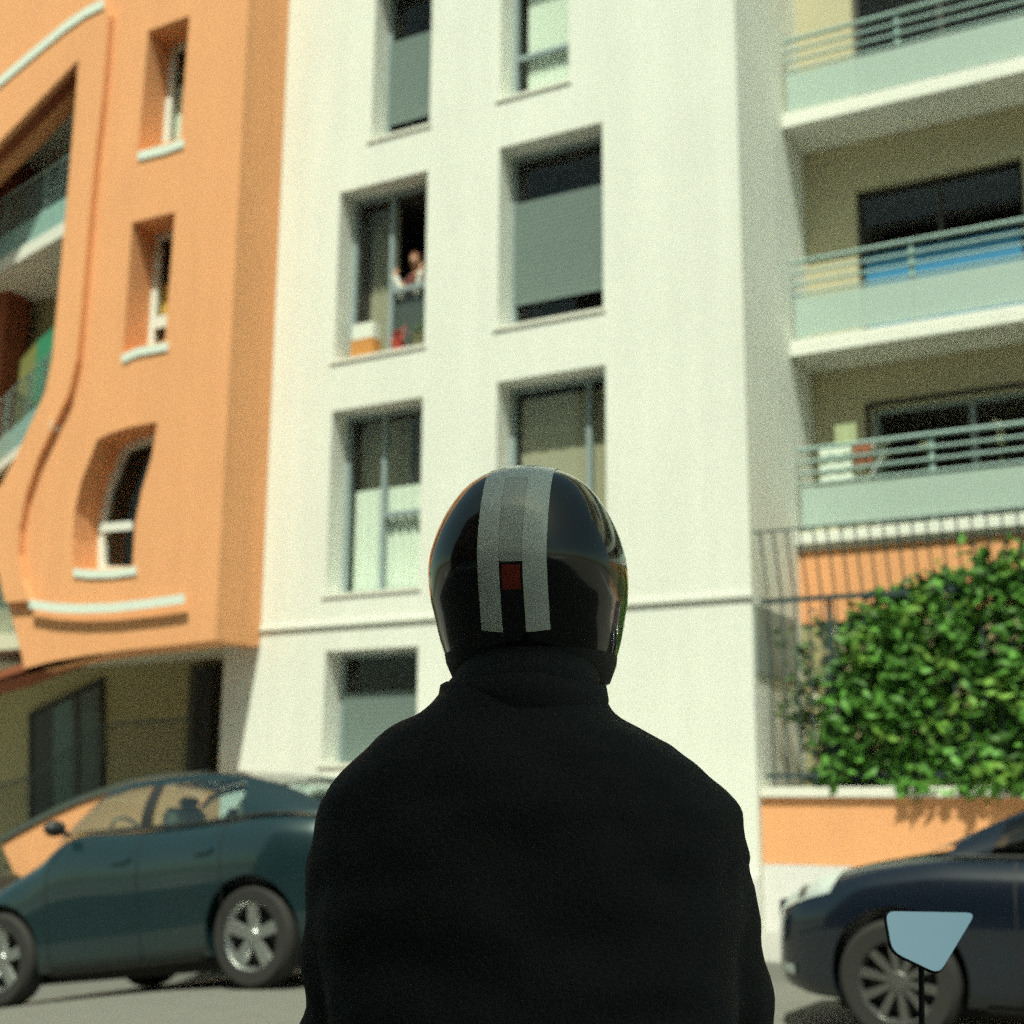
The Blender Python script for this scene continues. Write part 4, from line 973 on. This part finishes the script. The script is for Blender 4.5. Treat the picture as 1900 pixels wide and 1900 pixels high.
def pot(x, z, r_, h, m, pm, label, y=gy-.06, cat='flowerpot'):
    t = thing('flower_pot', (x, y, z), label, cat, 'things on the window sills')
    o = lathe('pot', [(.001, 0), (r_*.75, 0), (r_, h*.85), (r_*1.08, h*.85), (r_*1.08, h), (r_*.9, h), (r_*.88, h*.9), (.001, h*.9)], m, t, n=24, axis='z'); o.matrix_parent_inverse = Matrix(); o.location = (0, 0, 0)
    pp = [Vector((x, y, z+h+.05))+Vector((random.gauss(0, r_*.6), random.gauss(0, r_*.4), random.gauss(0, .05))) for i in range(70)]
    leaves('foliage', pp, .06, pm, t); return t
pot(-9.03, 6.532, .075, .15, mat('red_glaze', (.45, .06, .04), .4), mat('red_petal', (.50, .07, .05), .6, island=.3), 'red flowering plant in a red pot on the window sill')
pot(-8.72, 6.532, .085, .18, mat('olive_glaze', (.16, .15, .08), .5), M_LEAF2, 'olive leafy plant in a dull green pot on the window sill')
tag(box('carton', -9.70, -9.36, gy-.10, gy+.08, 6.535, 6.78, mat('orange_carton', (.55, .24, .06), .7), None, bevel=.008), 'orange carton under the white one on the window sill', 'box', 'things on the window sills')
tag(box('carton', -9.69, -9.37, gy-.09, gy+.07, 6.783, 6.99, mat('white_carton', (.72, .74, .66), .7), None, bevel=.008), 'white carton stacked on the orange one on the window sill', 'box', 'things on the window sills')
# balcony clutter: clothes airer and small flower tufts
ai = thing('clothes_airer', (-4.05, 14.86, 4.2), 'folding white clothes airer under the towels on the lowest balcony', 'airer')
zf = 4.195
for s in (-1, 1): tube('frame', [(-4.42, 14.86+s*.2, zf), (-3.78, 14.86+s*.2, zf+.95), ], .012, M_WFRAME, ai, n=6); tube('frame', [(-3.78, 14.86+s*.2, zf), (-4.42, 14.86+s*.2, zf+.95)], .012, M_WFRAME, ai, n=6)
for i in range(5): tube('rail', [(-4.42+.16*i, 14.64, zf+.95), (-4.42+.16*i, 15.08, zf+.95)], .006, M_WFRAME, ai, n=5)
tag(wavy('towel', -4.40, -4.05, zf+.55, zf+.97, 14.63, M_CURT, None, amp=.004, waves=2), 'white towel hung on the front of the clothes airer', 'towel', 'laundry on the lowest balcony')
tag(wavy('towel', -4.02, -3.82, zf+.72, zf+.97, 14.63, mat('terracotta_towel', (.35, .13, .07), .9), None, amp=.01, waves=2), 'small terracotta towel hung beside the white one', 'towel', 'laundry on the lowest balcony')
tag(wavy('cloth', -4.25, -4.02, zf+.955, zf+1.22, 14.75, mat('green_cloth', (.40, .45, .26), .9), None, amp=.01, waves=2), 'pale green cloth standing up above the clothes airer', 'cloth', 'laundry on the lowest balcony')
for (x, y, wh) in ((1637, 820, 'over the top rail next to the clothes airer'), (1642, 845, 'under the top rail next to the clothes airer'), (1716, 826, 'beside the first balcony post'), (1852, 790, 'over the top rail far from the clothes airer'), (1856, 815, 'under the top rail far from the clothes airer')):
    c = atY(x, y, BF+.14); t = thing('flower_tuft', (c.x, c.y, c.z), 'small pale flower tuft '+wh, 'flower', 'pale flowers along the lowest balcony')
    leaves('petals', [c+Vector((random.gauss(0, .025), random.gauss(0, .02), random.gauss(0, .025))) for i in range(26)], .04, mat('pale_petal', (.66, .68, .48), .7, island=.15), t); tube('stalk', [Vector((c.x, c.y+.02, 4.2)), c], .005, M_LEAF2, t, n=5)
# green curtain of plants in the lower loggia
gp_ = thing('hanging_awning', (-14.6, 13.2, 6), 'green and yellow fabric awning drawn across the loggia', 'awning')
c0 = atY(104, 600, 12.95); c1 = atY(-40, 640, 13.3)
def drape(name, pa, pb, h, m, parent, amp, waves, n=50):
    V, F = [], []; d = (pb-pa); nn = Vector((d.y, -d.x, 0)).normalized()
    for i in range(n+1):
        t = i/n; q = pa+d*t
        for j in range(9):
            s = j/8; V.append(q+nn*(amp*(.4+s)*sin(t*waves*2*pi))+Vector((0, 0, -h*s)))
    for i in range(n):
        for j in range(8): a = i*9+j; F.append((a, a+1, a+10, a+9))
    return mesh(name, V, F, m, parent, smooth=True)
zc0 = c0.z
pA_, pB_ = Vector((c0.x+.05, c0.y, zc0)), Vector((c0.x-.52, c0.y+.16, zc0-.12)); pC_ = Vector((c0.x-1.0, c0.y+.3, zc0-.3))
drape('green_cloth', pA_, pB_, 1.25, mat('green_awning', (.02, .19, .095), .8, var=.2, scale=5), gp_, .03, 5)
drape('yellow_cloth', pB_-Vector((.01, 0, 0)), pC_, 1.2, mat('yellow_awning', (.16, .16, .04), .8, var=.2, scale=5), gp_, .03, 4)

# ------------------------------------------------------------------ the building across the street, behind the camera, that shades the rider
op = thing('opposite_building', (-4, -5, 0), 'tall dark brown building across the street, its shaded front facing the orange house', 'building')
M_BROWN = mat('brown_plaster', (.13, .095, .075), .9, var=.08, scale=1.2, bump=.2)
hol = [rect(x, x+1.1, z, z+1.7) for x in range(-14, 5, 3) for z in (1.2, 4.4, 7.6, 10.8)]
slab_poly('wall', rect(-16, 6, -3, 16.6), hol, -5.3, -5, M_BROWN, op)
box('core', -16, 6, -12, -5.75, -3, 16.6, M_BROWN, op); box('roof', -16.3, 6.3, -12.2, -4.8, 16.604, 16.8, M_SLAB, op)
sh0 = None
for h in hol:
    if sh0 is None: sh0 = box('shutter', h[0][0]+.01, h[1][0]-.01, -5.2, -5.15, h[0][1]+.01, h[2][1]-.01, mat('brown_shutter', (.05, .035, .025), .6), op); b0 = h[0]
    else:
        o = sh0.copy(); o.location = (h[0][0]-b0[0], 0, h[0][1]-b0[1]); COL.objects.link(o)
for o in bpy.data.objects:
    if '_w' in o.keys(): del o['_w']
